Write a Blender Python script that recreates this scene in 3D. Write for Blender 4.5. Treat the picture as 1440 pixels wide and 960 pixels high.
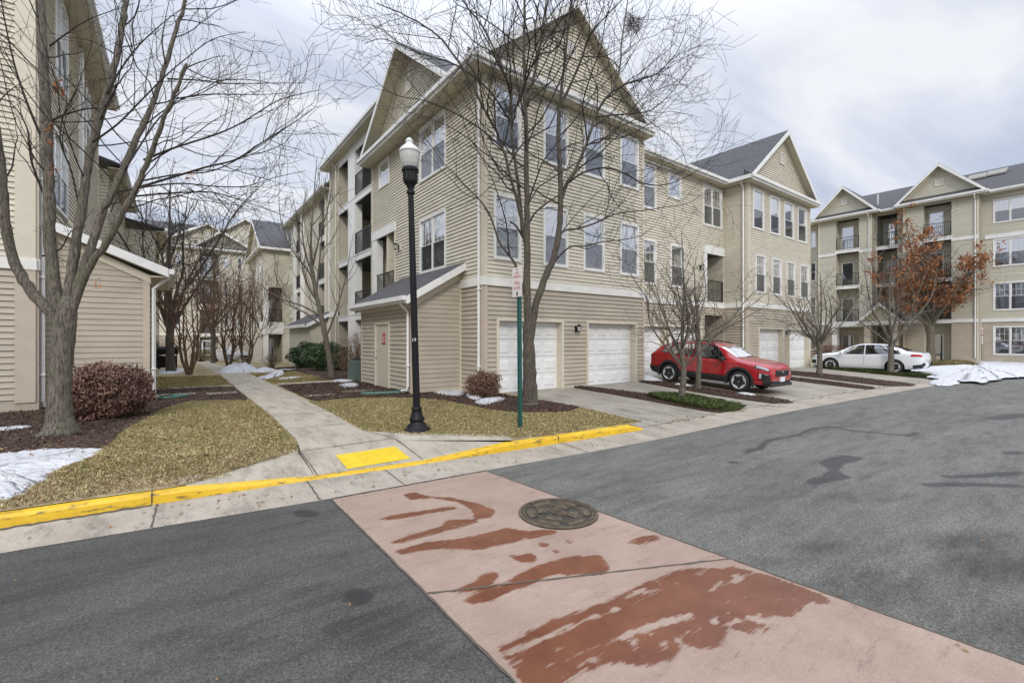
import bpy, bmesh, math, random
import numpy as np
from mathutils import Vector, Matrix
random.seed(7); RN = np.random.default_rng(7)
for o in list(bpy.data.objects): bpy.data.objects.remove(o)
scn = bpy.context.scene
COL = scn.collection
R = math.radians

# ------------------------------------------------------------------ camera
EYE = 1.61; FP = 640.0; CX = 720.0; HY = 476.0
YAW = math.atan2(475, 640); SN = math.sin(YAW); CS = math.cos(YAW)
cam = bpy.data.cameras.new('camera'); camo = bpy.data.objects.new('camera', cam); COL.objects.link(camo)
camo.location = (0, 0, EYE); camo.rotation_euler = (R(90), 0, -YAW)
cam.sensor_width = 36; cam.lens = 16.0; cam.shift_y = -4/1440; cam.clip_start = .05; cam.clip_end = 1500
scn.camera = camo
# ------------------------------------------------------------------ light
SUN_EL, SUN_AZ = 33, 212
w = bpy.data.worlds.new('World'); scn.world = w; w.use_nodes = True
nt = w.node_tree; N = nt.nodes; L = nt.links; N.clear()
out = N.new('ShaderNodeOutputWorld'); bg = N.new('ShaderNodeBackground')
sky = N.new('ShaderNodeTexSky'); sky.sky_type = 'NISHITA'; sky.sun_disc = False
sky.sun_elevation = R(SUN_EL); sky.sun_rotation = R(SUN_AZ)
skm = N.new('ShaderNodeMix'); skm.data_type = 'RGBA'; skm.blend_type = 'MULTIPLY'; skm.inputs[0].default_value = 1
skm.inputs[7].default_value = (.1, .1, .1, 1); L.new(sky.outputs[0], skm.inputs[6])
tc = N.new('ShaderNodeTexCoord'); sp = N.new('ShaderNodeSeparateXYZ'); L.new(tc.outputs['Generated'], sp.inputs[0])
# cloud layer: project the view direction on a flat cloud deck
mx = N.new('ShaderNodeMath'); mx.operation = 'MAXIMUM'; mx.inputs[1].default_value = .0; L.new(sp.outputs[2], mx.inputs[0])
ad = N.new('ShaderNodeMath'); ad.operation = 'ADD'; ad.inputs[1].default_value = .12; L.new(mx.outputs[0], ad.inputs[0])
dv = N.new('ShaderNodeVectorMath'); dv.operation = 'DIVIDE'; L.new(tc.outputs['Generated'], dv.inputs[0])
cb = N.new('ShaderNodeCombineXYZ'); cb.inputs[2].default_value = 1
L.new(ad.outputs[0], cb.inputs[0]); L.new(ad.outputs[0], cb.inputs[1]); L.new(cb.outputs[0], dv.inputs[1])
mp = N.new('ShaderNodeMapping'); mp.inputs['Rotation'].default_value = (0, 0, R(35)); mp.inputs['Scale'].default_value = (.55, 1.5, .0)
mp.inputs['Location'].default_value = (1.7, .4, 0)
L.new(dv.outputs[0], mp.inputs[0])
nz = N.new('ShaderNodeTexNoise'); nz.inputs['Scale'].default_value = 1.1; nz.inputs['Detail'].default_value = 7; nz.inputs['Roughness'].default_value = .55
nz.inputs['Distortion'].default_value = .4
L.new(mp.outputs[0], nz.inputs['Vector'])
cr = N.new('ShaderNodeValToRGB'); cr.color_ramp.elements[0].position = .36; cr.color_ramp.elements[0].color = (.50, .56, .69, 1)
cr.color_ramp.elements[1].position = .62; cr.color_ramp.elements[1].color = (.85, .86, .90, 1)
e = cr.color_ramp.elements.new(.5); e.color = (.67, .71, .81, 1)
L.new(nz.outputs[0], cr.inputs[0])
# overcast luminance: brighter towards the zenith (light comes mostly from above)
zr = N.new('ShaderNodeMapRange'); zr.interpolation_type = 'SMOOTHSTEP'
zr.inputs[1].default_value = .45; zr.inputs[2].default_value = 1.0; zr.inputs[3].default_value = 1.0; zr.inputs[4].default_value = 3.6
L.new(sp.outputs[2], zr.inputs[0])
cm = N.new('ShaderNodeVectorMath'); cm.operation = 'SCALE'; L.new(cr.outputs[0], cm.inputs[0]); L.new(zr.outputs[0], cm.inputs['Scale'])
mixs = N.new('ShaderNodeMix'); mixs.data_type = 'RGBA'; mixs.inputs[0].default_value = .93
L.new(skm.outputs[2], mixs.inputs[6]); L.new(cm.outputs[0], mixs.inputs[7]); L.new(mixs.outputs[2], bg.inputs[0])
bg.inputs[1].default_value = 1.0; L.new(bg.outputs[0], out.inputs[0])
sun = bpy.data.lights.new('sun', 'SUN'); sun.energy = 1.5; sun.angle = R(12); sun.color = (1, .95, .88)
so = bpy.data.objects.new('sun', sun); COL.objects.link(so)
sd = Vector((math.sin(R(SUN_AZ))*math.cos(R(SUN_EL)), math.cos(R(SUN_AZ))*math.cos(R(SUN_EL)), math.sin(R(SUN_EL))))
so.rotation_euler = sd.to_track_quat('Z', 'Y').to_euler(); so.location = (0, 0, 30)
scn.view_settings.view_transform = 'Standard'; scn.view_settings.look = 'None'
scn.view_settings.exposure = 0.15; scn.view_settings.gamma = 1
scn.render.engine = 'CYCLES'

# ------------------------------------------------------------------ measuring helpers
def Yp(px, Y): t = (px-CX)/FP; return Y*(SN+CS*t)/(CS-SN*t)      # X where the column px meets the plane Y
def Xp(px, X): t = (px-CX)/FP; return X*(CS-SN*t)/(SN+CS*t)
def depth(X, Y): return SN*X+CS*Y
def zat(X, Y, py): return EYE+(HY-py)/FP*depth(X, Y)
def gp(px, py, z=0.):
    d = FP*(EYE-z)/(py-HY); u = (px-CX)/FP*d; return (SN*d+CS*u, CS*d-SN*u)
def at(px, py, d):
    u = (px-CX)/FP*d; return Vector((SN*d+CS*u, CS*d-SN*u, EYE+(HY-py)*d/FP))

# ------------------------------------------------------------------ materials
def mat(name, col=(.5,.5,.5), rough=.6, var=0., scale=8., bump=0., bscale=60., metal=0., spec=.5, col2=None, detail=4, coat=0., stretch=None, emis=None, trans=0):
    m = bpy.data.materials.new(name); m.use_nodes = True; n = m.node_tree.nodes; l = m.node_tree.links
    b = n['Principled BSDF']; b.inputs['Roughness'].default_value = rough; b.inputs['Metallic'].default_value = metal
    b.inputs['Specular IOR Level'].default_value = spec; b.inputs['Coat Weight'].default_value = coat
    b.inputs['Base Color'].default_value = (*col, 1)
    if emis: b.inputs['Emission Color'].default_value = (*emis[0], 1); b.inputs['Emission Strength'].default_value = emis[1]
    if trans: b.inputs['Transmission Weight'].default_value = trans
    if var or col2 or bump:
        t = n.new('ShaderNodeTexCoord'); mpn = n.new('ShaderNodeMapping'); l.new(t.outputs['Object'], mpn.inputs[0])
        if stretch: mpn.inputs['Scale'].default_value = stretch
    if var or col2:
        x = n.new('ShaderNodeTexNoise'); x.inputs['Scale'].default_value = scale; x.inputs['Detail'].default_value = detail; x.inputs['Roughness'].default_value = .6
        l.new(mpn.outputs[0], x.inputs['Vector'])
        r = n.new('ShaderNodeValToRGB'); r.color_ramp.elements[0].position = .33; r.color_ramp.elements[1].position = .67
        c2 = col2 or tuple(c*(1+var) for c in col); c1 = col if col2 else tuple(c*(1-var) for c in col)
        r.color_ramp.elements[0].color = (*c1, 1); r.color_ramp.elements[1].color = (*c2, 1)
        l.new(x.outputs[0], r.inputs[0]); l.new(r.outputs[0], b.inputs['Base Color'])
    if bump:
        x = n.new('ShaderNodeTexNoise'); x.inputs['Scale'].default_value = bscale; x.inputs['Detail'].default_value = 4
        l.new(mpn.outputs[0], x.inputs['Vector'])
        bp = n.new('ShaderNodeBump'); bp.inputs['Strength'].default_value = bump; bp.inputs['Distance'].default_value = .02
        l.new(x.outputs[0], bp.inputs['Height']); l.new(bp.outputs[0], b.inputs['Normal'])
    return m
M = {}
M['cream'] = mat('siding_cream', (.575,.535,.435), .55, .09, 1.1, .12, 40, stretch=(1,1,3))
M['olive'] = mat('siding_olive', (.50,.475,.385), .55, .07, .6, .12, 40, stretch=(1,1,3))
M['tan'] = mat('siding_tan', (.42,.37,.295), .55, .09, 1.1, .12, 40, stretch=(1,1,3))
M['white'] = mat('white_trim', (.72,.72,.70), .45, .06, 3)
M['band'] = mat('band_trim', (.74,.73,.68), .5, .07, 2)
M['beige'] = mat('beige_trim', (.60,.55,.44), .5, .05, 3)
M['tantrim'] = mat('tan_corner_trim', (.48,.41,.33), .5, .05, 3)
M['soffit'] = mat('soffit_vinyl', (.55,.51,.38), .6, .05, 3)
M['garage'] = mat('garage_door_white', (.76,.76,.75), .4, .04, 3, .05, 80)
M['black'] = mat('black_metal', (.008,.008,.010), .5, spec=.25)
M['rail'] = mat('rail_black', (.02,.02,.022), .4)
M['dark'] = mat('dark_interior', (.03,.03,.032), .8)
M['room'] = mat('room_grey', (.22,.21,.19), .8, .2, 1)
M['slab'] = mat('slab_under', (.25,.24,.21), .8)
M['doorp'] = mat('door_beige', (.50,.46,.37), .45, .04, 2)
M['steel'] = mat('steel', (.5,.5,.5), .3, metal=.8)
M['green'] = mat('green_post', (.010,.075,.065), .4, .15, 20)
M['signw'] = mat('sign_white', (.68,.64,.62), .45, .07, 20)
M['red'] = mat('sign_red', (.45,.05,.05), .5)
M['redtext'] = mat('sign_faded_red', (.50,.16,.15), .5)
M['concrete'] = mat('concrete_foundation', (.42,.37,.30), .85, .12, 6, .2, 80)
M['snow'] = mat('snow', (.64,.66,.70), .7, bump=1, bscale=22, col2=(.42,.41,.40), scale=9, detail=12)
def brick():
    m = mat('roof_shingles', (.10,.105,.115), .9); n = m.node_tree.nodes; l = m.node_tree.links
    t = n.new('ShaderNodeTexCoord'); b = n.new('ShaderNodeTexNoise'); b.inputs['Scale'].default_value = 9; b.inputs['Detail'].default_value = 6; b.inputs['Roughness'].default_value = .8
    l.new(t.outputs['Object'], b.inputs['Vector'])
    s = n.new('ShaderNodeSeparateXYZ'); l.new(t.outputs['Object'], s.inputs[0])
    wv = n.new('ShaderNodeMath'); wv.operation = 'MULTIPLY'; wv.inputs[1].default_value = 9.; l.new(s.outputs[2], wv.inputs[0])
    fr = n.new('ShaderNodeMath'); fr.operation = 'FRACT'; l.new(wv.outputs[0], fr.inputs[0])
    r = n.new('ShaderNodeValToRGB'); r.color_ramp.elements[0].position = .35; r.color_ramp.elements[1].position = .7
    r.color_ramp.elements[0].color = (.035,.036,.04,1); r.color_ramp.elements[1].color = (.12,.12,.125,1)
    l.new(b.outputs[0], r.inputs[0])
    r2 = n.new('ShaderNodeValToRGB'); r2.color_ramp.elements[0].position = .0; r2.color_ramp.elements[1].position = .18
    r2.color_ramp.elements[0].color = (.45,.45,.45,1); l.new(fr.outputs[0], r2.inputs[0])
    mm = n.new('ShaderNodeMix'); mm.data_type = 'RGBA'; mm.blend_type = 'MULTIPLY'; mm.inputs[0].default_value = 1
    l.new(r.outputs[0], mm.inputs[6]); l.new(r2.outputs[0], mm.inputs[7]); l.new(mm.outputs[2], n['Principled BSDF'].inputs['Base Color'])
    return m
M['shingle'] = brick()
def glass(name, tint, refl):
    m = bpy.data.materials.new(name); m.use_nodes = True; n = m.node_tree.nodes; l = m.node_tree.links; n.clear()
    o = n.new('ShaderNodeOutputMaterial'); mi = n.new('ShaderNodeMixShader'); tr = n.new('ShaderNodeBsdfTransparent'); gl = n.new('ShaderNodeBsdfGlossy')
    gl.inputs['Roughness'].default_value = .03; gl.inputs[0].default_value = (.97,.98,1,1); tr.inputs[0].default_value = (*tint, 1)
    lw = n.new('ShaderNodeFresnel'); lw.inputs['IOR'].default_value = 1.6
    a = n.new('ShaderNodeMath'); a.operation = 'ADD'; a.use_clamp = True; a.inputs[1].default_value = refl
    l.new(lw.outputs[0], a.inputs[0]); l.new(a.outputs[0], mi.inputs[0]); l.new(tr.outputs[0], mi.inputs[1]); l.new(gl.outputs[0], mi.inputs[2]); l.new(mi.outputs[0], o.inputs[0])
    return m
M['glass'] = glass('window_glass', (.92,.94,.95), .56)
M['screen'] = None
def screenm():
    m = bpy.data.materials.new('insect_screen'); m.use_nodes = True; n = m.node_tree.nodes; l = m.node_tree.links; n.clear()
    o = n.new('ShaderNodeOutputMaterial'); mi = n.new('ShaderNodeMixShader'); tr = n.new('ShaderNodeBsdfTransparent'); d = n.new('ShaderNodeBsdfDiffuse')
    d.inputs[0].default_value = (.055,.06,.07,1); mi.inputs[0].default_value = .38
    l.new(tr.outputs[0], mi.inputs[1]); l.new(d.outputs[0], mi.inputs[2]); l.new(mi.outputs[0], o.inputs[0]); return m
M['screen'] = screenm()
def blindsm(name, c1, c2, freq):
    m = mat(name, c1, .6); n = m.node_tree.nodes; l = m.node_tree.links
    t = n.new('ShaderNodeTexCoord'); s = n.new('ShaderNodeSeparateXYZ'); l.new(t.outputs['Object'], s.inputs[0])
    a = n.new('ShaderNodeMath'); a.operation = 'MULTIPLY'; a.inputs[1].default_value = freq; l.new(s.outputs[2], a.inputs[0])
    f = n.new('ShaderNodeMath'); f.operation = 'FRACT'; l.new(a.outputs[0], f.inputs[0])
    r = n.new('ShaderNodeValToRGB'); r.color_ramp.elements[0].position = .25; r.color_ramp.elements[1].position = .5
    r.color_ramp.elements[0].color = (*c2, 1); r.color_ramp.elements[1].color = (*c1, 1); l.new(f.outputs[0], r.inputs[0])
    l.new(r.outputs[0], n['Principled BSDF'].inputs['Base Color']); return m
M['blinds'] = blindsm('window_blinds', (.72,.72,.70), (.28,.28,.29), 20)
M['blinds_dim'] = blindsm('window_blinds_dim', (.42,.42,.42), (.12,.12,.13), 20)
M['room_dark'] = mat('unlit_room', (.05,.05,.055), .9, .5, 1.5)
M['drape'] = mat('curtain', (.48,.48,.48), .8, .4, 3, stretch=(8,1,.3))

# ------------------------------------------------------------------ mesh helpers
class MB:
    def __init__(s): s.v = []; s.f = []; s.m = []
    def face(s, pts, mi=0):
        k = len(s.v); s.v += [tuple(p) for p in pts]; s.f.append(tuple(range(k, k+len(pts)))); s.m.append(mi)
    def box(s, x0, x1, y0, y1, z0, z1, mi=0):
        k = len(s.v); s.v += [(x, y, z) for z in (z0, z1) for y in (y0, y1) for x in (x0, x1)]
        for f in ((0,2,3,1), (4,5,7,6), (0,1,5,4), (2,6,7,3), (0,4,6,2), (1,3,7,5)): s.f.append(tuple(k+i for i in f)); s.m.append(mi)
    def prism(s, poly, vec, mi=0):           # closed extrusion of a planar polygon
        n = len(poly); k = len(s.v); V = Vector(vec)
        s.v += [tuple(p) for p in poly]+[tuple(Vector(p)+V) for p in poly]
        s.f.append(tuple(range(k+n-1, k-1, -1))); s.m.append(mi); s.f.append(tuple(range(k+n, k+2*n))); s.m.append(mi)
        for i in range(n): j = (i+1) % n; s.f.append((k+i, k+j, k+n+j, k+n+i)); s.m.append(mi)
    def tube(s, pts, rad, n=6, mi=0, cap=True):
        pts = [Vector(p) for p in pts]; k = len(s.v); m = len(pts)
        if not hasattr(rad, '__len__'): rad = [rad]*m
        t0 = (pts[1]-pts[0]).normalized(); a = Vector((0,0,1)) if abs(t0.z) < .9 else Vector((1,0,0))
        nx = t0.cross(a).normalized()
        for i, p in enumerate(pts):
            t = (pts[min(i+1, m-1)]-pts[max(i-1, 0)]).normalized()
            nx = (nx-t*nx.dot(t)); nx = nx.normalized() if nx.length > 1e-6 else t.orthogonal().normalized(); ny = t.cross(nx); r = rad[i]
            for j in range(n):
                c = math.cos(2*math.pi*j/n)*r; q = math.sin(2*math.pi*j/n)*r
                s.v.append((p.x+nx.x*c+ny.x*q, p.y+nx.y*c+ny.y*q, p.z+nx.z*c+ny.z*q))
        for i in range(m-1):
            for j in range(n):
                b = k+i*n; jj = (j+1) % n; s.f.append((b+j, b+jj, b+n+jj, b+n+j)); s.m.append(mi)
        if cap: s.f.append(tuple(k+j for j in range(n-1, -1, -1))); s.m.append(mi); s.f.append(tuple(k+(m-1)*n+j for j in range(n))); s.m.append(mi)
    def lathe(s, prof, c=(0,0,0), n=24, mi=0, flute=0, fr=(0,0), cap=True):
        k = len(s.v); m = len(prof)
        for r, z in prof:
            for j in range(n):
                a = 2*math.pi*j/n; rr = r*(1-(flute if (j % 2 and fr[0] <= z <= fr[1]) else 0)); s.v.append((c[0]+rr*math.cos(a), c[1]+rr*math.sin(a), c[2]+z))
        for i in range(m-1):
            for j in range(n): jj = (j+1) % n; b = k+i*n; s.f.append((b+j, b+jj, b+n+jj, b+n+j)); s.m.append(mi)
        if cap: s.f.append(tuple(k+j for j in range(n-1, -1, -1))); s.m.append(mi); s.f.append(tuple(k+(m-1)*n+j for j in range(n))); s.m.append(mi)
    def mesh(s, name, mats, smooth=False):
        me = bpy.data.meshes.new(name); me.from_pydata(s.v, [], s.f); 
        if not isinstance(mats, (list, tuple)): mats = [mats]
        for q in mats: me.materials.append(q)
        if len(mats) > 1: me.polygons.foreach_set('material_index', s.m)
        if smooth: me.polygons.foreach_set('use_smooth', [True]*len(s.f))
        me.update(); return me
    def build(s, name, mats, parent=None, smooth=False, loc=None, rot=0):
        me = s.mesh(name, mats, smooth); o = bpy.data.objects.new(name, me); COL.objects.link(o)
        if loc is not None: o.location = loc; o.rotation_euler = (0, 0, rot)
        if parent: o.parent = parent
        return o
def tag(o, label=None, cat=None, group=None, kind=None):
    if label: o['label'] = label
    if cat: o['category'] = cat
    if group: o['group'] = group
    if kind: o['kind'] = kind
    return o
def thing(name, label, cat, loc=(0,0,0), rz=0, group=None):
    o = bpy.data.objects.new(name, None); COL.objects.link(o); o.location = loc; o.rotation_euler = (0, 0, rz)
    o.empty_display_size = .2
    return tag(o, label, cat, group)
def npmesh(name, V, F, mats, attr=None, smooth=False):
    me = bpy.data.meshes.new(name); F = np.asarray(F, dtype=np.int32); k = F.shape[1]
    me.vertices.add(len(V)); me.vertices.foreach_set('co', np.asarray(V, dtype=np.float32).ravel())
    me.loops.add(F.size); me.loops.foreach_set('vertex_index', F.ravel())
    me.polygons.add(len(F)); me.polygons.foreach_set('loop_start', np.arange(0, F.size, k, dtype=np.int32)); me.polygons.foreach_set('loop_total', np.full(len(F), k, dtype=np.int32))
    me.materials.append(mats)
    if smooth: me.polygons.foreach_set('use_smooth', np.ones(len(F), dtype=bool))
    me.update(calc_edges=True)
    for nm, arr in (attr or {}).items():
        a = me.attributes.new(nm, 'FLOAT', 'POINT'); a.data.foreach_set('value', np.asarray(arr, dtype=np.float32))
    return me
def nobj(name, me, parent=None):
    o = bpy.data.objects.new(name, me); COL.objects.link(o)
    if parent: o.parent = parent
    return o
def spline(pts, k=6, closed=True):
    P = [np.array(p, dtype=float) for p in pts]; n = len(P); o = []
    for i in range(n if closed else n-1):
        if closed: a, b, c, d = P[i-1], P[i], P[(i+1) % n], P[(i+2) % n]
        else: a, b, c, d = P[max(i-1,0)], P[i], P[i+1], P[min(i+2,n-1)]
        for j in range(k):
            t = j/k; o.append(tuple(.5*((2*b)+(c-a)*t+(2*a-5*b+4*c-d)*t*t+(3*b-a-3*c+d)*t**3)))
    if not closed: o.append(tuple(P[-1]))
    return o
def inpoly(px, py, poly):
    px = np.asarray(px); py = np.asarray(py); r = np.zeros(px.shape, bool); n = len(poly)
    for i in range(n):
        x0, y0 = poly[i][:2]; x1, y1 = poly[(i+1) % n][:2]
        c = ((y0 > py) != (y1 > py)) & (px < (x1-x0)*(py-y0)/((y1-y0) if y1 != y0 else 1e-9)+x0); r ^= c
    return r
def clipY(poly, y, keep_above):
    o = []; n = len(poly)
    for i in range(n):
        a = poly[i]; b = poly[(i+1) % n]; ia = (a[1] >= y) == keep_above or a[1] == y; ib = (b[1] >= y) == keep_above or b[1] == y
        if ia: o.append(a)
        if ia != ib: t = (y-a[1])/(b[1]-a[1]); o.append((a[0]+t*(b[0]-a[0]), y))
    return o

# ------------------------------------------------------------------ terrain profiles
def zl(x, y):       # lawns and beds
    if y < 6.2: return -.115
    if y < 10.5: return -.115*(10.5-y)/4.3
    if y < 24: return 0.
    return -.022*(y-24)
def zd(x, y):       # driveways
    return max(-.245, min(0., -.0485*(10.83-y)))
def curbY(x):       # line of the gutter front (curb face)
    return float(np.interp(x, [-40, -1.4, 1.1, 2.5, 5, 7.6, 11.5, 18.5, 24.6, 27, 60], [8.6, 6.52, 6.34, 6.18, 5.97, 5.80, 5.83, 5.5, 4.95, 4.6, 3.0]))
def edgeY(x):       # asphalt edge
    return float(np.interp(x, [-40, -1.2, 1.41, 3.69, 6.75, 12.5, 16.6, 23.5, 28, 60], [7.6, 5.83, 5.52, 5.38, 5.16, 5.12, 4.93, 4.55, 4.2, 2.4]))
RZ = -.25
def drape(poly, fz, off, name, m, kind=None, skirt=0, parent=None, dy=.6):
    ys = [p[1] for p in poly]; lo, hi = min(ys), max(ys); mb = MB(); cuts = sorted(set([lo, hi]+[c for c in (5.8, 6.2, 10.5, 10.83, 24) if lo < c < hi]+list(np.arange(lo, hi, dy))))
    for a, b in zip(cuts, cuts[1:]):
        q = clipY(clipY(poly, a, True), b, False)
        q = [p for i, p in enumerate(q) if (abs(p[0]-q[i-1][0])+abs(p[1]-q[i-1][1])) > 1e-6]
        if len(q) > 2: mb.face([(x, y, fz(x, y)+off) for x, y in q])
    if skirt:
        for i in range(len(poly)):
            (x0, y0), (x1, y1) = poly[i], poly[(i+1) % len(poly)]; z0 = fz(x0, y0)+off; z1 = fz(x1, y1)+off
            mb.face([(x0, y0, z0), (x1, y1, z1), (x1, y1, z1-skirt), (x0, y0, z0-skirt)])
    o = mb.build(name, m, parent)
    bm = bmesh.new(); bm.from_mesh(o.data); bmesh.ops.recalc_face_normals(bm, faces=bm.faces)
    for f in bm.faces:
        if abs(f.normal.z) > .7 and f.normal.z < 0: f.normal_flip()
    bm.to_mesh(o.data); bm.free()
    if kind: o['kind'] = kind
    return o
# ================================================================== GROUND
def nodes(m): return m.node_tree.nodes, m.node_tree.links
def noise(n, l, vec, scale, detail=4, rough=.6):
    x = n.new('ShaderNodeTexNoise'); x.inputs['Scale'].default_value = scale; x.inputs['Detail'].default_value = detail; x.inputs['Roughness'].default_value = rough
    l.new(vec, x.inputs['Vector']); return x.outputs[0]
def ramp(n, l, fac, stops):
    r = n.new('ShaderNodeValToRGB'); e = r.color_ramp.elements
    while len(e) < len(stops): e.new(.5)
    for i, (p, c) in enumerate(stops): e[i].position = p; e[i].color = (*(c if hasattr(c, '__len__') else (c, c, c)), 1)
    l.new(fac, r.inputs[0]); return r.outputs[0]
def mixc(n, l, fac, a, b, mode='MIX'):
    m = n.new('ShaderNodeMix'); m.data_type = 'RGBA'; m.blend_type = mode
    for s, v in ((0, fac), (6, a), (7, b)):
        if hasattr(v, 'is_linked') or isinstance(v, bpy.types.NodeSocket): l.new(v, m.inputs[s])
        else: m.inputs[s].default_value = v if s == 0 else (*v, 1)
    return m.outputs[2]
def math2(n, l, op, a, b):
    m = n.new('ShaderNodeMath'); m.operation = op
    for s, v in ((0, a), (1, b)):
        if isinstance(v, bpy.types.NodeSocket): l.new(v, m.inputs[s])
        else: m.inputs[s].default_value = v
    return m.outputs[0]
def attrn(n, name): a = n.new('ShaderNodeAttribute'); a.attribute_name = name; return a.outputs['Fac']
def mapping(n, l, scale):
    t = n.new('ShaderNodeTexCoord'); m = n.new('ShaderNodeMapping'); m.inputs['Scale'].default_value = scale; l.new(t.outputs['Object'], m.inputs[0]); return m.outputs[0]

def asphalt():
    m = mat('asphalt', (.1,.1,.1), .85); n, l = nodes(m); B = n['Principled BSDF']
    v = mapping(n, l, (1,1,1)); vs = mapping(n, l, (.35,1.2,1))
    base = ramp(n, l, noise(n, l, vs, .9, 6, .65), [(.3, (.054,.052,.046)), (.7, (.094,.090,.080))])
    base = mixc(n, l, attrn(n, 'side'), base, ramp(n, l, noise(n, l, vs, 1.1, 6, .7), [(.3, (.100,.098,.086)), (.7, (.158,.154,.136))]))
    gr = ramp(n, l, noise(n, l, v, 130, 3, .75), [(.34, .4), (.5, .9), (.66, 1.8)])
    gr2 = ramp(n, l, noise(n, l, v, 55, 4, .8), [(.36, .55), (.64, 1.45)])
    c = mixc(n, l, 1., base, gr, 'MULTIPLY'); c = mixc(n, l, 1., c, gr2, 'MULTIPLY')
    spk = ramp(n, l, noise(n, l, v, 210, 1, .5), [(.70, 0.), (.76, 1.)])
    c = mixc(n, l, math2(n, l, 'MULTIPLY', spk, .35), c, (.5,.5,.48))
    c = mixc(n, l, 1., c, ramp(n, l, noise(n, l, mapping(n, l, (.45,1.9,1)), 2.6, 9, .78), [(.34, .58), (.5, .95), (.66, 1.12)]), 'MULTIPLY')
    dm = math2(n, l, 'ADD', attrn(n, 'wet'), math2(n, l, 'MULTIPLY', math2(n, l, 'SUBTRACT', noise(n, l, vs, 7, 8, .75), .5), 1.1))
    dmk = ramp(n, l, dm, [(.42, 0.), (.75, .9)])
    dp = math2(n, l, 'ADD', attrn(n, 'damp'), math2(n, l, 'MULTIPLY', math2(n, l, 'SUBTRACT', noise(n, l, vs, 2.5, 8, .75), .5), 1.6))
    dpk = ramp(n, l, dp, [(.35, 0.), (.85, .9)])
    c = mixc(n, l, dpk, c, mixc(n, l, 1., c, (.42,.42,.43), 'MULTIPLY')); c = mixc(n, l, dmk, c, mixc(n, l, 1., c, (.24,.24,.25), 'MULTIPLY'))
    l.new(c, B.inputs['Base Color'])
    l.new(ramp(n, l, dmk, [(0, .85), (1, .5)]), B.inputs['Roughness'])
    bp = n.new('ShaderNodeBump'); bp.inputs['Strength'].default_value = .9; bp.inputs['Distance'].default_value = .008
    l.new(noise(n, l, v, 110, 4, .7), bp.inputs['Height']); l.new(bp.outputs[0], B.inputs['Normal'])
    return m
M['asphalt'] = asphalt()
def concrete(name, c1, c2, spots=.5):
    m = mat(name, c1, .8); n, l = nodes(m); B = n['Principled BSDF']; v = mapping(n, l, (1,1,1))
    c = ramp(n, l, noise(n, l, v, 1.3, 8, .7), [(.3, c1), (.7, c2)])
    c = mixc(n, l, 1., c, ramp(n, l, noise(n, l, v, 120, 2, .8), [(.3, .72), (.7, 1.22)]), 'MULTIPLY')
    c = mixc(n, l, spots, c, ramp(n, l, noise(n, l, mapping(n, l, (1,.25,1)), 4, 8, .8), [(.36, .55), (.5, 1.), (.7, 1.1)]), 'MULTIPLY')
    l.new(c, B.inputs['Base Color']); bp = n.new('ShaderNodeBump'); bp.inputs['Strength'].default_value = .5; bp.inputs['Distance'].default_value = .006
    l.new(noise(n, l, v, 90, 4, .7), bp.inputs['Height']); l.new(bp.outputs[0], B.inputs['Normal']); return m
M['gutter'] = concrete('gutter_concrete', (.27,.235,.185), (.41,.365,.30), .9)
M['walk'] = concrete('walk_concrete', (.31,.272,.21), (.43,.385,.31), .9)
M['drive'] = concrete('driveway_concrete', (.235,.21,.17), (.36,.33,.275), .95)
M['joint'] = mat('joint_dirt', (.09,.075,.06), .95)
def pinkm():
    m = mat('coloured_concrete', (.5,.3,.25), .8); n, l = nodes(m); B = n['Principled BSDF']; v = mapping(n, l, (1,1,1)); vs = mapping(n, l, (.8,6.0,1))
    c = ramp(n, l, noise(n, l, v, 1.6, 8, .7), [(.3, (.25,.172,.13)), (.7, (.34,.255,.20))])
    c = mixc(n, l, 1., c, ramp(n, l, noise(n, l, v, 120, 2, .8), [(.3, .8), (.7, 1.16)]), 'MULTIPLY')
    c = mixc(n, l, .7, c, ramp(n, l, noise(n, l, mapping(n, l, (.6,3,1)), 5, 9, .8), [(.34, .62), (.46, 1.), (.7, 1.06)]), 'MULTIPLY')
    wetn = math2(n, l, 'MULTIPLY', math2(n, l, 'SUBTRACT', noise(n, l, vs, 4.5, 12, .85), .5), 1.9)
    streak = math2(n, l, 'MULTIPLY', math2(n, l, 'SUBTRACT', noise(n, l, mapping(n, l, (.8,8,1)), 2.4, 10, .8), .575), -4.5)
    streak = math2(n, l, 'MINIMUM', streak, .0)
    wet = ramp(n, l, math2(n, l, 'ADD', math2(n, l, 'ADD', math2(n, l, 'MULTIPLY', attrn(n, 'wet'), .86), wetn), streak), [(.40, 0.), (.56, 1.)])
    wc = ramp(n, l, noise(n, l, v, 3, 6, .7), [(.3, (.11,.036,.018)), (.7, (.185,.07,.036))])
    c = mixc(n, l, wet, c, wc); l.new(c, B.inputs['Base Color']); l.new(ramp(n, l, wet, [(0, .8), (1, .16)]), B.inputs['Roughness'])
    bp = n.new('ShaderNodeBump'); bp.inputs['Strength'].default_value = .35; bp.inputs['Distance'].default_value = .005
    l.new(noise(n, l, v, 80, 4, .7), bp.inputs['Height']); l.new(bp.outputs[0], B.inputs['Normal']); return m
M['pink'] = pinkm()
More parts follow.
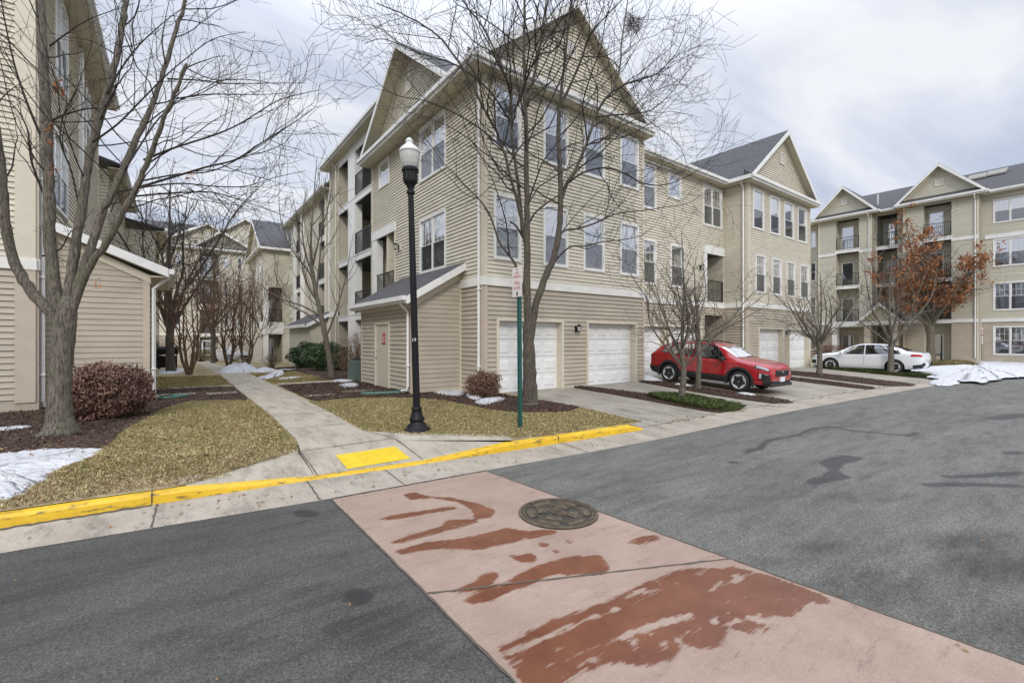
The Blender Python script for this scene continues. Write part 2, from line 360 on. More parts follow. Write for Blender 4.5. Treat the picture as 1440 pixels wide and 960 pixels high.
def yellowm():
    m = mat('yellow_kerb_paint', (.8,.5,.02), .5); n, l = nodes(m); B = n['Principled BSDF']; v = mapping(n, l, (1,1,1))
    c = ramp(n, l, noise(n, l, v, 3, 5), [(.3, (.60,.36,.01)), (.7, (.72,.47,.02))])
    sc = math2(n, l, 'MULTIPLY', ramp(n, l, noise(n, l, mapping(n, l, (1.6,4,6)), 3.2, 8, .75), [(.54, 0.), (.62, 1.)]), .85)
    c = mixc(n, l, sc, c, (.10,.075,.04))
    c = mixc(n, l, ramp(n, l, noise(n, l, v, 45, 4, .8), [(.66, 0.), (.72, .8)]), c, (.15,.11,.06))
    l.new(c, B.inputs['Base Color']); bp = n.new('ShaderNodeBump'); bp.inputs['Strength'].default_value = .4; bp.inputs['Distance'].default_value = .006
    l.new(noise(n, l, v, 60, 5, .7), bp.inputs['Height']); l.new(bp.outputs[0], B.inputs['Normal']); return m
M['yellow'] = yellowm()
M['soil'] = mat('lawn_soil', (.20,.14,.08), .95, bump=.6, bscale=50, col2=(.40,.34,.18), scale=2.2, detail=9)
M['mulch'] = mat('mulch', (.028,.016,.011), .95, bump=1, bscale=45, col2=(.085,.048,.032), scale=14, detail=9)
M['earth'] = mat('far_ground', (.12,.11,.06), .95, .3, .3)

# --- base ground to the horizon
mb = MB(); mb.face([(-400,-400,-1.05), (400,-400,-1.05), (400,500,-1.05), (-400,500,-1.05)]); g0 = mb.build('ground', M['earth']); g0['kind'] = 'structure'
mb = MB(); mb.face([(-50,-40,-.3), (140,-40,-.3), (140,60,-.3), (31,60,-.3), (31,4,-.3), (-50,5,-.3)]); g1 = mb.build('ground_subbase', M['earth']); g1['kind'] = 'structure'

# --- masks painted in by real outlines on the road
def P(pts, s=1., ox=0., oy=0., z=RZ): return [gp(ox+x/s, oy+y/s, z) for x, y in pts]
A = dict(s=2.4, ox=440, oy=560); Bq = dict(s=2.4, ox=900, oy=560)
wetpolys = [P([(300,325),(345,315),(385,330),(470,335),(560,355),(620,380),(600,405),(545,410),(535,375),(480,350),(400,338),(330,345)], **A),
 P([(200,417),(260,395),(350,382),(470,363),(500,372),(380,392),(300,408)], **A),
 P([(240,492),(330,460),(430,435),(450,410),(545,408),(565,420),(480,442),(380,467),(300,490)], **A),
 P([(260,517),(380,485),(440,480),(560,460),(650,436),(720,448),(800,443),(850,455),(740,472),(640,497),(560,514),(480,510),(400,512),(300,529)], **A),
 P([(645,528),(700,530),(740,520),(760,535),(745,557),(690,554)], **A),
 P([(430,657),(520,630),(560,600),(620,583),(635,600),(590,640),(480,662)], **A),
 P([(490,692),(560,655),(640,625),(720,578),(800,552),(880,532),(980,528),(1010,580),(990,602),(900,597),(820,602),(720,642),(600,692),(520,697)], **A),
 P([(1030,497),(1100,468),(1160,458),(1178,475),(1120,494)], **A),
 P([(698,910),(760,878),(850,846),(900,822),(955,800),(985,798),(1035,797),(1085,810),(1125,825),(1165,838),(1170,850),(1130,848),(1125,865),(1105,873),(1080,868),(1083,880),(1060,893),(1040,890),(1025,880),(1020,905),(985,915),(960,905),(955,925),(905,940),(870,930),(830,945),(760,985),(745,975)])]
def ell(cx, cy, rx, ry): return [gp(cx+rx*math.cos(a*.6283), cy+ry*math.sin(a*.6283), RZ) for a in range(10)]
for a in [(780,495,26,11), (820,517,22,9), (865,485,20,7), (500,585,22,6), (560,578,20,6), (1060,449,15,6), (1095,532,12,6), (925,437,15,5), (640,562,14,6), (220,371,12,5)]:
    wetpolys.append(ell(440+a[0]/2.4, 560+a[1]/2.4, a[2]/2.4, a[3]/2.4))
for a in [(1137,884,9,5), (1036,922,13,7), (970,937,14,10), (1055,879,26,14), (1157,914,10,5)]: wetpolys.append(ell(*a))
def blur(a, k):
    for _ in range(k):
        b = np.pad(a, 1, mode='edge'); a = (b[1:-1,1:-1]*2+b[:-2,1:-1]+b[2:,1:-1]+b[1:-1,:-2]+b[1:-1,2:])/6
    return a
def gridmesh(name, xs, ys, zf, m, masks, keep=None):
    XX, YY = np.meshgrid(xs, ys); V = np.stack([XX.ravel(), YY.ravel(), zf(XX, YY).ravel()], 1); nx = len(xs)
    i, j = np.meshgrid(np.arange(nx-1), np.arange(len(ys)-1)); a = (j*nx+i).ravel(); F = np.stack([a, a+1, a+nx+1, a+nx], 1)
    if keep is not None:
        cx = (XX[:-1,:-1]+XX[1:,1:])/2; cy = (YY[:-1,:-1]+YY[1:,1:])/2; F = F[keep(cx, cy).ravel()]
    return nobj(name, npmesh(name, V, F, m, {k: v(XX, YY).ravel() for k, v in masks.items()}))
def polymask(polys, k):
    def f(XX, YY):
        a = np.zeros(XX.shape)
        for p in polys: a = np.maximum(a, inpoly(XX, YY, p).astype(float))
        return blur(a, k)
    return f
CW0 = lambda y: 1.46+(5.45-y)*.005
CW1 = lambda y: 3.52+(5.26-y)*.075
# road sheet: fine near the camera, coarse far away; follows the gutter line exactly
xs = np.concatenate([np.linspace(-60,-4,12)[:-1], np.arange(-4, 14, .06), np.linspace(14, 40, 110), np.linspace(44, 120, 12)])
ts = np.concatenate([np.linspace(0, 6, 110), np.linspace(6.5, 34, 16)])
XX = np.repeat(xs[None, :], len(ts), 0); E0 = np.array([edgeY(x) for x in xs]); YY = E0[None, :]-ts[:, None]
stains = [P([(550,280),(610,262),(640,240),(600,215),(680,190),(760,198),(690,225),(670,250),(725,268),(640,280),(580,292)], **Bq), ell(503,838,27,12), ell(430,722,20,6), ell(1057,620,5,2), ell(920,646,8,2),
 ell(497,851,10,4), P([(1215,180),(1296,178),(1296,190),(1230,192)], **Bq), P([(285,212),(335,210),(340,220),(300,220)], **Bq), P([(230,204),(262,202),(262,208),(235,210)], **Bq), P([(455,208),(490,212),(480,218)], **Bq)]
def seg(pts, wd):
    q = [Vector(gp(900+x/2.4, 560+y/2.4, RZ)).to_2d() for x, y in pts]; o = []
    for a, b in zip(q, q[1:]):
        d = (b-a).normalized(); p = Vector((-d.y, d.x))*wd; e = d*wd*.5; o.append([a+p-e, b+p+e, b-p+e, a-p-e])
    return o
stains += seg([(360,185),(375,172),(400,172),(430,142),(530,125),(580,102),(650,95),(720,110),(900,125),(980,140)], .06)+seg([(740,35),(860,40),(1060,50),(1200,70),(1296,60)], .12)+seg([(1160,70),(1220,60),(1296,50)], .1)+seg([(900,125),(940,115)], .06)
stains += seg([(1030,265),(1150,262),(1296,250)], .07)+seg([(965,292),(1100,290),(1296,296)], .08)
W_ = np.zeros(XX.shape)
for p in stains: W_ = np.maximum(W_, inpoly(XX, YY, [tuple(v) for v in p]).astype(float))
W_ = 1.15*blur(W_, 2)
D_ = np.zeros(XX.shape)
for (cx, cy, rx, ry, s) in [(1150,700,260,14,.55), (1000,712,120,14,.5), (1330,760,160,26,.7), (1180,770,130,18,.7), (1400,800,150,45,.8), (1260,830,200,40,.65), (1080,790,120,22,.55), (1440,880,90,60,.8), (1390,668,100,8,.5), (300,900,200,40,.55), (520,880,120,50,.65), (600,920,120,40,.6), (430,840,140,30,.4), (150,880,120,40,.3), (640,860,60,30,.5)]:
    q = [Vector(gp(cx+dx*rx, cy+dy*ry, RZ)) for dx, dy in ((0,0),(1,0),(0,-1),(0,1))]; c0 = q[0]
    ax = q[1]-c0; ay = (q[3]-q[2])/2; det = ax.x*ay.y-ax.y*ay.x
    dX = XX-c0.x; dY = YY-c0.y; u = (dX*ay.y-dY*ay.x)/det; v = (ax.x*dY-ax.y*dX)/det
    D_ = np.maximum(D_, s*np.exp(-(u*u+v*v)*1.1))
V = np.stack([XX.ravel(), YY.ravel(), np.full(XX.size, RZ)], 1); nx = len(xs)
i, j = np.meshgrid(np.arange(nx-1), np.arange(len(ts)-1)); a = (j*nx+i).ravel(); F = np.stack([a, a+nx, a+nx+1, a+1], 1)
road = nobj('road', npmesh('road', V, F, M['asphalt'], {'wet': W_.ravel(), 'damp': D_.ravel(), 'side': np.clip((XX-1.5)/1.5+.2*0, 0, 1).ravel()})); road['kind'] = 'structure'
# crosswalk slab
cxs = np.linspace(0, 1, 110); cys = np.arange(-3.5, 5.55, .025)
U, YC = np.meshgrid(cxs, cys)
yt0, yt1 = 5.47, 5.34
X0 = CW0(YC); X1 = CW1(YC); XC = X0+U*(X1-X0); YCt = np.minimum(YC, yt0+(yt1-yt0)*U)
wm = np.zeros(XC.shape)
for p in wetpolys: wm = np.maximum(wm, inpoly(XC, YCt, p).astype(float))
dry = np.zeros(XC.shape); rd = random.Random(5)
bands = [P([(640,862),(800,790),(940,735),(1030,700),(1040,712),(930,752),(800,812),(660,872)], **A), P([(975,832),(1080,780),(1200,738),(1200,758),(1080,802),(990,840)], **A), P([(0,768),(90,742),(190,722),(185,745),(90,768),(0,792)], **Bq), P([(205,716),(262,688),(262,698),(215,722)], **Bq), P([(245,770),(330,748),(420,718),(400,742),(320,764)], **Bq)]
for _ in range(34):
    x, y = rd.uniform(690, 1040), rd.uniform(820, 950); ln = rd.uniform(25, 130); th = rd.uniform(1.2, 3.5); bands.append([gp(x, y, RZ), gp(x+ln*.5, y-ln*.21-th, RZ), gp(x+ln, y-ln*.42, RZ), gp(x+ln*.5, y-ln*.21+th, RZ)])
for p in bands: dry = np.maximum(dry, inpoly(XC, YCt, p).astype(float))
wm = .55*blur(wm, 14)+.47*blur(wm, 3)-.85*blur(dry, 2); V = np.stack([XC.ravel(), YCt.ravel(), np.full(XC.size, RZ+.005)], 1); nx = 110
i, j = np.meshgrid(np.arange(nx-1), np.arange(len(cys)-1)); a = (j*nx+i).ravel(); F = np.stack([a, a+1, a+nx+1, a+nx], 1)
cw = nobj('crosswalk', npmesh('crosswalk', V, F, M['pink'], {'wet': wm.ravel()})); cw['kind'] = 'structure'
def line(mb, a, b, wd, z, jit=.004, n=24, mi=0):
    a = Vector(a[:2]); b = Vector(b[:2]); d = (b-a).normalized(); p = Vector((-d.y, d.x)); q = []
    for k in range(n+1):
        c = a.lerp(b, k/n)+p*random.uniform(-jit, jit); h = wd*.5*random.uniform(.6, 1.3); zz = z(c.x, c.y) if callable(z) else z; q.append((c+p*h, c-p*h, zz))
    for (a1, b1, z1), (a2, b2, z2) in zip(q, q[1:]): mb.face([(a1.x,a1.y,z1), (b1.x,b1.y,z1), (b2.x,b2.y,z2), (a2.x,a2.y,z2)], mi)
mb = MB(); zc = RZ+.009
line(mb, (CW0(5.47), 5.47), (CW0(-3), -3), .018, zc, n=120); line(mb, (CW1(5.3), 5.3), (CW1(-3), -3), .018, zc, n=120)
line(mb, (1.46,5.49), (3.54,5.36), .015, zc); j1 = gp(615,830,RZ); j2 = gp(940,795,RZ); dj = (j2[0]-j1[0], j2[1]-j1[1]); k1 = (CW1(2)-j1[0])/dj[0]
line(mb, (1.48, j1[1]), (CW1(2)-.01, j1[1]+dj[1]*k1), .02, zc, n=40)
mb.build('crosswalk_joint', M['joint'])['kind'] = 'structure'
# gutter
gx = np.concatenate([np.arange(-40,-4,3.), np.arange(-4, 30, .5), np.arange(30, 60, 3)])
mb = MB()
for x0, x1 in zip(gx, gx[1:]):
    mb.face([(x0, edgeY(x0)-.02, RZ+.004), (x1, edgeY(x1)-.02, RZ+.004), (x1, curbY(x1)+.16, RZ+.02), (x0, curbY(x0)+.16, RZ+.02)])
mb.build('gutter', M['gutter'])['kind'] = 'structure'
mb = MB(); zg = lambda x, y: RZ+.006+.016*(y-edgeY(x))/max(.3, curbY(x)+.16-edgeY(x))+.002
for xg, wd in ((-.18,.02), (1.35,.02), (2.35,.02), (5.45,.02), (8.6,.012), (11.5,.012), (14.4,.012), (17.4,.012), (20.4,.012), (-3.2,.02)):
    line(mb, (xg, edgeY(xg)), (xg+.03, curbY(xg)+.05), wd, zg, .006, 14)
for x0, x1 in zip(np.arange(7.8, 27, 1.), np.arange(8.8, 28, 1.)): line(mb, (x0, curbY(x0)+.15), (x1, curbY(x1)+.15), .02, RZ+.024, .006, 8)
line(mb, (-.2, curbY(-.2)-.02), (-2.4, curbY(-2.4)-.02), .05, RZ+.022, .02, 40)
mb.build('gutter_joint', M['joint'])['kind'] = 'structure'
# yellow kerb, swept; drops at the ramp
def sweepcurb(name, xs, m, hf, label=None, wd=.15):
    mb = MB(); rows = []
    for x in xs:
        y = curbY(x); h = hf(x); zb = RZ-.02; zt = RZ+h; r = min(.03, h*.4)
        rows.append([(x, y, zb), (x+.0, y+.012, zt-r), (x, y+.012+r*.4, zt-r*.25), (x, y+.02+r, zt), (x, y+wd, zt+.002), (x, y+wd, zb)])
    for a, b in zip(rows, rows[1:]):
        for k in range(5): mb.face([a[k], b[k], b[k+1], a[k+1]])
    mb.face(rows[0]); mb.face(rows[-1][::-1]); o = mb.build(name, m); return o
def hf(x):
    h = .138
    h = min(h, float(np.interp(x, [.1, 1.45, 3.0, 4.4], [.135, .035, .035, .135]))); h = min(h, float(np.interp(x, [7.3, 7.62], [.135, .05]))); return h
kerb = sweepcurb('kerb', [x for x in np.arange(-40, -5, 2.)]+list(np.arange(-5, 7.65, .1)), M['yellow'], hf)
tag(kerb, kind='structure')
mb = MB()
for xg in (-.2, 5.44): mb.box(xg-.006, xg+.006, curbY(xg)+.002, curbY(xg)+.16, RZ, RZ+.141)
mb.build('kerb_joint', M['joint'])['kind'] = 'structure'
# lawns (soil sheet) west of the driveways
cb_ = [(x, curbY(x)+.14) for x in list(np.arange(-30, -4, 3.))+list(np.arange(-4, 8.0, .4))]
cb_ = [p for p in cb_ if p[0] < .12]+[(.13, 6.60), (1.48, 7.46), (1.50, 7.8), (2.74, 7.97), (4.56, 6.44), (4.6, curbY(4.6)+.14)]+[p for p in cb_ if p[0] > 4.65]
drape(cb_+[(7.95, 7.2), (7.95, 30), (7.95, 75), (-30, 75)], zl, 0, 'lawn', M['soil'], 'structure', dy=1.5)
eb = [(x, curbY(x)+.16) for x in np.arange(7.8, 31, .8)]
drape(eb+[(31, 11.9), (31, 12.6), (7.8, 12.6)], zd, -.004, 'driveway', M['drive'], 'structure', dy=.6)
mb = MB()
for (x0, x1) in ((17.13, 16.8),): line(mb, (x0, 10.8), (x1, curbY(x1)+.16), .03, lambda x, y: zd(x, y)+.002, .006, 40)
for (xa, xb) in ((7.9, 10.3), (11.5, 13.6)): line(mb, (xa, 8.3), (xb, 8.3), .012, lambda x, y: zd(x, y)+.002, .003, 20)
mb.build('driveway_joint', M['joint'])['kind'] = 'structure'
fe = [(x, curbY(x)+.16) for x in np.arange(31, 60, 2)]
drape(fe+[(60, 40), (31, 40)], lambda x, y: -.12, 0, 'far_lawn', M['soil'], 'structure', dy=3)
# sidewalk and ramp
def zs(x, y): return zl(x, y)+.012 if y > 7.6 else float(np.interp(y, [6.3, 7.6], [RZ+.038, zl(0, 7.6)+.012]))
sw = [(1.50, 6.42), (1.52, 7.3), (1.62, 8.2), (1.62, 75), (2.75, 75), (2.74, 12), (2.72, 9.2), (2.72, 8.3), (3.02, 7.3), (3.02, 6.28)]
mbu = MB(); mbu.face([(.1, 6.4, -.262), (4.7, 6.1, -.262), (4.7, 8.1, -.262), (.1, 8.1, -.262)]); mbu.build('ramp_subbase', M['walk'])['kind'] = 'structure'
drape(sw, zs, 0, 'sidewalk', M['walk'], 'structure', skirt=.12, dy=.7)
mb = MB()
z1 = zl(0, 6.7)+.014
fx = [.15+k*1.35/8 for k in range(9)]
for a, b in zip(fx, fx[1:]): mb.face([(a, curbY(a)+.1, RZ+hf(a)-.004), (b, curbY(b)+.1, RZ+hf(b)-.004), (1.49, 7.56, zs(0,7.56)-.002)]); 
mb.face([(.15, curbY(.15)+.1, RZ+hf(.15)-.004), (1.49, 7.56, zs(0,7.56)-.002), (.0, 6.78, zl(0, 6.78)+.012)])
fx = [3.02+k*1.53/8 for k in range(9)]
for a, b in zip(fx, fx[1:]): mb.face([(a, curbY(a)+.1, RZ+hf(a)-.004), (b, curbY(b)+.1, RZ+hf(b)-.004), (3.03, 7.3, zs(0,7.3)-.002)])
mb.face([(4.55, curbY(4.55)+.1, z1), (4.72, 6.56, zl(0, 6.56)+.012), (2.74, 8.12, zl(0, 8.12)+.012), (3.03, 7.3, zs(0,7.3)-.002)])
mb.build('ramp_flare', M['walk'])['kind'] = 'structure'
mb = MB(); zj = lambda x, y: zs(x, y)+.003
line(mb, (1.53, 6.4), (1.53, 7.35), .018, zj); line(mb, (3.01, 6.3), (3.01, 7.3), .02, zj); line(mb, (1.53, 7.42), (2.95, 7.42), .014, zj); line(mb, (3.02, 7.3), (2.73, 8.25), .016, zj)
line(mb, (1.6, 7.35), (1.3,7.3), .01, zj)
for y in np.arange(9.0, 40, 1.5): line(mb, (1.64, y), (2.73, y), .014, zj)
mb.build('sidewalk_joint', M['joint'])['kind'] = 'structure'
# tactile plate (things one could lift)
M['tact'] = mat('tactile_yellow', (.66,.47,.012), .55, .08, 6)
mb = MB(); tz = lambda y: zs(0, y)+.006
ty0, ty1, tx0, tx1 = 6.42, 7.02, 1.93, 2.86
mb.face([(tx0,ty0,tz(ty0)), (tx1,ty0,tz(ty0)), (tx1,ty1,tz(ty1)), (tx0,ty1,tz(ty1))])
for x in np.arange(tx0+.03, tx1-.02, .05):
    for y in np.arange(ty0+.03, ty1-.02, .05):
        z = tz(y); r = .011; mb.face([(x-r,y-r,z+.005), (x+r,y-r,z+.005), (x+r,y+r,z+.005), (x-r,y+r,z+.005)])
        for a, b in (((-1,-1),(1,-1)), ((1,-1),(1,1)), ((1,1),(-1,1)), ((-1,1),(-1,-1))): mb.face([(x+a[0]*r*1.6,y+a[1]*r*1.6,z), (x+b[0]*r*1.6,y+b[1]*r*1.6,z), (x+b[0]*r,y+b[1]*r,z+.005), (x+a[0]*r,y+a[1]*r,z+.005)])
tag(mb.build('tactile_plate', M['tact']), 'bright yellow bumpy warning plate at the foot of the sidewalk ramp', 'tactile plate')

# mulch beds
bedL = spline([(-8,9.7),(-3,9.75),(-2,9.5),(-1.2,9.25),(-.82,9.3),(-.72,10.4),(-.45,11.8),(-.15,13.2),(.35,14.2),(1.0,14.2),(1.5,13.5)], 5, False)+[(1.58,14),(1.58,17.7),(-.7,18.4),(-.7,15.0),(-8,14.9)]
bedR = spline([(2.86,12.2),(3.7,12.35),(4.8,11.8),(5.5,10.8),(5.75,9.6),(5.95,8.55),(6.5,7.95),(7.3,7.65),(7.92,7.9)], 5, False)+[(7.92,8.2),(7.52,10.9),(7.1,12.3),(5.5,12.3),(5.5,17.2),(2.86,17.2)]
bedP = spline([(4.4,18.6),(5.2,18.4),(6.9,18.2),(6.9,30),(4.6,30),(4.9,26),(4.7,22),(5.0,20.6)], 5)
beds = [('mulch_bed', bedL, zl, .02), ('mulch_bed', bedR, zl, .02), ('mulch_bed', bedP, zl, .02)]
strips = [[(10.55,10.8),(10.95,10.8),(11.6,8.7),(12.1,7.7),(11.85,6.3),(11.1,6.0),(10.75,6.4),(10.7,8.5)],
          [(14.02,11.9),(14.55,11.9),(14.7,8.8),(14.55,5.95),(13.7,6.0),(13.55,8.0),(13.9,10.8)],
          [(20.95,10.8),(21.5,10.8),(21.75,8.4),(21.3,5.85),(20.4,5.75),(20.6,8.0)],
          [(23.3,10.6),(24.0,10.6),(25.2,9.2),(24.3,5.4),(22.5,5.25),(22.9,8.0)]]
for s in strips: beds.append(('mulch_bed', spline(s, 3), zd, .035))
for nm, p, fz, off in beds: drape(p, fz, off, nm, M['mulch'], 'structure', skirt=.06, dy=.5)
# paving slabs crossing the mulch beside the walk
def slabp(x0, y0, x1, y1): mb2.face([(x0,y0,.035), (x1,y0,.035), (x1,y1,.035), (x0,y1,.035)]); mb2.box(x0,x1,y0,y1,-.02,.034)
mb2 = MB()
for b in [(-.6,15.9,.5,16.35), (.75,15.5,1.5,15.9), (-.6,17.9,1.55,18.15), (2.9,13.3,3.7,13.6), (4.0,13.7,5.0,14.0), (2.9,17.3,6.4,17.75)]: slabp(*b)
mb2.build('stepping_slabs', M['walk'])['kind'] = 'structure'
# scattered chips, grass blades
def pts_in(poly, n, fz, off=0.):
    P_ = np.array([p[:2] for p in poly]); lo = P_.min(0); hi = P_.max(0); q = RN.uniform(lo, hi, (int(n*3), 2)); q = q[inpoly(q[:,0], q[:,1], poly)][:n]
    z = np.array([fz(x, y) for x, y in q])+off; return np.column_stack([q, z])
def cards(P_, l0, w0, tilt=.5, lift=.5):
    n = len(P_); a = RN.uniform(0, 2*np.pi, n); t = RN.normal(0, tilt, n); L_ = l0*RN.uniform(.5, 1.5, n); W = w0*RN.uniform(.5, 1.5, n)
    d = np.column_stack([np.cos(a)*np.cos(t), np.sin(a)*np.cos(t), np.sin(t)]); r = RN.normal(0, tilt, n); s = np.column_stack([-np.sin(a)*np.cos(r), np.cos(a)*np.cos(r), np.sin(r)])
    C = P_+np.array([0, 0, 1])*RN.uniform(0, lift*l0, n)[:, None]
    D = d*L_[:, None]/2; S_ = s*W[:, None]/2
    V = np.stack([C-D-S_, C+D-S_, C+D+S_, C-D+S_], 1).reshape(-1, 3); F = np.arange(4*n).reshape(-1, 4); return V, F
M['chip'] = mat('bark_chips', (.03,.017,.012), .95, col2=(.13,.08,.055), scale=25, detail=3)
for i, (p, f, off, n) in enumerate([(bedL, zl, .02, 26000), (bedR, zl, .02, 26000), (bedP, zl, .02, 3000)]+[(spline(s, 3), zd, .035, 5000) for s in strips]):
    V, F = cards(pts_in(p, n, f, off), .05, .012); tag(nobj('mulch', npmesh('mulch', V, F, M['chip'])), 'dark brown bark mulch chips', 'mulch', kind='stuff')
def grassm():
    m = mat('grass_blades', (.2,.2,.06), .7); n, l = nodes(m); B = n['Principled BSDF']; v = mapping(n, l, (1,1,.01))
    big = noise(n, l, v, 1.7, 6, .7)
    straw = ramp(n, l, attrn(n, 'rnd'), [(0, (.60,.50,.26)), (.5, (.80,.69,.40)), (1, (.42,.32,.16))]); grn = ramp(n, l, attrn(n, 'rnd'), [(0, (.30,.33,.08)), (.6, (.50,.50,.15)), (1, (.66,.58,.26))])
    l.new(mixc(n, l, ramp(n, l, big, [(.47, 0.), (.74, .9)]), straw, grn), B.inputs['Base Color']); return m
M['grass'] = grassm()
def grass(poly, n, fz, h, excl=(), name='grass', m=None, label='short dormant green and straw coloured turf grass', wd=.0035, off=0.):
    P_ = pts_in(poly, n, fz, off)
    for e in excl: P_ = P_[~inpoly(P_[:,0], P_[:,1], e)]
    # thin it out in patches
    f = np.sin(P_[:,0]*2.3+1.3*np.sin(P_[:,1]*1.7))*np.cos(P_[:,1]*1.9+P_[:,0]*.7)+RN.normal(0, .45, len(P_)); P_ = P_[f > -1.0]
    n = len(P_); a = RN.uniform(0, 2*np.pi, n); H_ = h*RN.uniform(.4, 1.3, n); ln = RN.uniform(.3, 1.7, n)
    d = np.column_stack([np.cos(a), np.sin(a), np.zeros(n)]); s = np.column_stack([-np.sin(a), np.cos(a), np.zeros(n)])*wd*RN.uniform(.6, 1.6, n)[:, None]
    up = np.array([0, 0, 1.]); mid = P_+up*(H_*.6)[:, None]+d*(H_*ln*.25)[:, None]; tip = P_+up*(H_*(1-.25*ln))[:, None]+d*(H_*ln*.9)[:, None]
    V = np.stack([P_-s, P_+s, mid+s*.7, tip, mid-s*.7], 1).reshape(-1, 3); F = np.arange(5*n).reshape(-1, 5); rn = np.repeat(RN.uniform(0, 1, n), 5)
    o = nobj(name, npmesh(name, V, F, m or M['grass'], {'rnd': rn})); return tag(o, label, 'grass', kind='stuff')
lawnL = [(-3.0,6.95),(-1.6,6.72),(0.1,6.62),(1.5,7.42),(1.6,8.2),(1.6,13.8),(-.3,14.5),(-3.0,9.9)]
lawnR = [(2.76,8.3),(3.3,7.4),(4.4,6.5),(5.2,6.12),(7.8,5.98),(7.93,7.9),(7.3,8.0),(6.3,8.3),(5.9,10.6),(5,12.2),(3.8,12.7),(2.76,12.4)]
snowL = spline([(-3.4,9.6),(-2.2,9.62),(-1.5,9.62),(-.92,9.3),(-.88,8.75),(-1.15,8.15),(-1.25,7.5),(-1.42,6.98),(-2.2,6.95),(-3.4,7.2)], 5)
bareS = rag_ = spline([(-3.2,6.6),(-1.5,6.6),(-.3,6.55),(.5,6.75),(-.1,7.0),(-.6,7.35),(-1.1,7.3),(-1.25,7.8),(-3.2,8)], 4)
grass(lawnL, 118000, zl, .034, [bedL, snowL, bareS]); grass([(-1.6,6.72),(.6,6.65),(.2,7.2),(-1.2,7.9)], 2600, zl, .03, [snowL]); grass(lawnR, 125000, zl, .034, [bedR])
grass([(-.65,18.2),(1.6,17.8),(1.6,23.5),(-.7,24)], 12000, zl, .05); grass([(2.78,18.0),(4.7,18.4),(4.9,20.6),(4.6,24),(2.78,24)], 12000, zl, .05)
M['gravel'] = M['chip']
V, F = cards(pts_in([(-3,6.75),(.2,6.6),(1.2,7.2),(.8,7.9),(-1.0,8.0),(-3,7.6)], 9000, zl, .008), .02, .008); tag(nobj('leaf_litter', npmesh('leaf_litter', V, F, mat('litter', (.10,.06,.03), .9, col2=(.25,.16,.08), scale=30))), 'brown leaf litter on the bare soil along the yellow kerb', 'leaf litter', kind='stuff')
# green ground cover (liriope) in strips
M['lirio'] = mat('groundcover_leaf', (.10,.15,.04), .55, col2=(.20,.26,.09), scale=18)
gcl = 'green leafy ground cover around the driveway tree trunk'
def cover(poly, n, h, label, off=.03, m='lirio', w_=.012): return grass(poly, n, zd, h, name='ground_cover', m=M[m], label=label, wd=w_, off=off)
cover(spline([(11.2,8.3),(12.2,8.0),(12.15,6.6),(11.9,6.0),(11.2,5.95),(10.85,6.6)], 4), 9000, .13, gcl)
gG = spline([(28.9,10.2),(30.3,10.2),(30.5,7.6),(30.2,5.2),(28.3,5.1),(28.4,7.6)], 3); drape(gG, zd, .035, 'mulch_bed', M['mulch'], 'structure', skirt=.06, dy=.5)
cover(gG, 11000, .16, 'long green ground cover strip beside the white sedan')
# snow
def snowpatch(poly, h, label, fz=zl, name='snow_patch', rings=9, off=.0):
    c = np.mean(np.array([p[:2] for p in poly]), 0); poly = spline(poly, 3); poly = [(c[0]+(p[0]-c[0])*(1+.035*math.sin(i*1.9)+random.uniform(-.03, .03)), c[1]+(p[1]-c[1])*(1+.035*math.sin(i*1.3)+random.uniform(-.03, .03))) for i, p in enumerate(poly)]; n = len(poly); V = []; F = []
    for k in range(rings+1):
        r = 1-k/rings*.97; z = h*(1-r**2.2)**.8
        for i, p in enumerate(poly):
            x = c[0]+(p[0]-c[0])*r; y = c[1]+(p[1]-c[1])*r; jz = 0 if k == 0 else random.uniform(-1, 1)*h*.10+.35*h*math.sin(x*5.1+y*3.3)*math.cos(y*4.7-x*2)*(1-r)
            V.append((x, y, fz(x, y)+off+z+jz+(-.02 if k == 0 else 0)))
    for k in range(rings):
        for i in range(n): j = (i+1) % n; F.append((k*n+i, k*n+j, (k+1)*n+j, (k+1)*n+i))
    me = bpy.data.meshes.new(name); me.from_pydata(V, [], F+[tuple(range(rings*n, rings*n+n))]); me.materials.append(M['snow']); me.polygons.foreach_set('use_smooth', [True]*len(me.polygons))
    o = nobj(name, me); return tag(o, label, 'snow patch')
def rag(poly, k=4, j=.03): return [(x+random.uniform(-j, j), y+random.uniform(-j, j)) for x, y in spline(poly, k)]
snowpatch([(x+random.uniform(-.03,.03), y+random.uniform(-.03,.03)) for x, y in snowL], .06, 'large dirty snow patch in front of the mulch at the left edge')
snowpatch(rag([(-2.6,11.9),(-2.2,12.0),(-2.05,11.75),(-2.4,11.55),(-2.75,11.6)], 4, .01), .03, 'thin oval snow patch on the mulch left of the big trunk', off=.02)
def gq(*pts, z=.02): return [gp(x, y, z) for x, y in pts]
snowpatch(rag(gq((595,549),(612,545),(640,544),(655,549),(652,556),(635,557),(612,553)), 4, .02), .06, 'white snow patch on mulch against the tan shed wall', off=.02)
snowpatch(rag(gq((655,556),(668,553),(678,556),(675,561),(662,561)), 4, .01), .09, 'small rounded snow lump under the small brown bush', off=.02)
snowpatch(rag(gq((668,562),(700,557),(712,560),(690,566),(672,567)), 4, .01), .04, 'flat sliver of snow on mulch below the left garage door', off=.02)
snowpatch(rag(gq((475,540),(500,538),(505,543),(485,545),z=.02), 4, .03), .04, 'flat snow patch on mulch left of the utility door', off=.02)
snowpatch(rag(gq((465,536),(480,533),(500,535),(485,538),z=.02), 4, .03), .04, 'flat snow patch by the leaning tree on the walk', off=.02)
snowpatch(rag(gq((362,533),(385,524),(410,518),(420,519),(400,524),(398,528),(375,534),z=0), 4, .06), .13, 'lumpy snow bank on the lawn right of the sidewalk', off=.0)
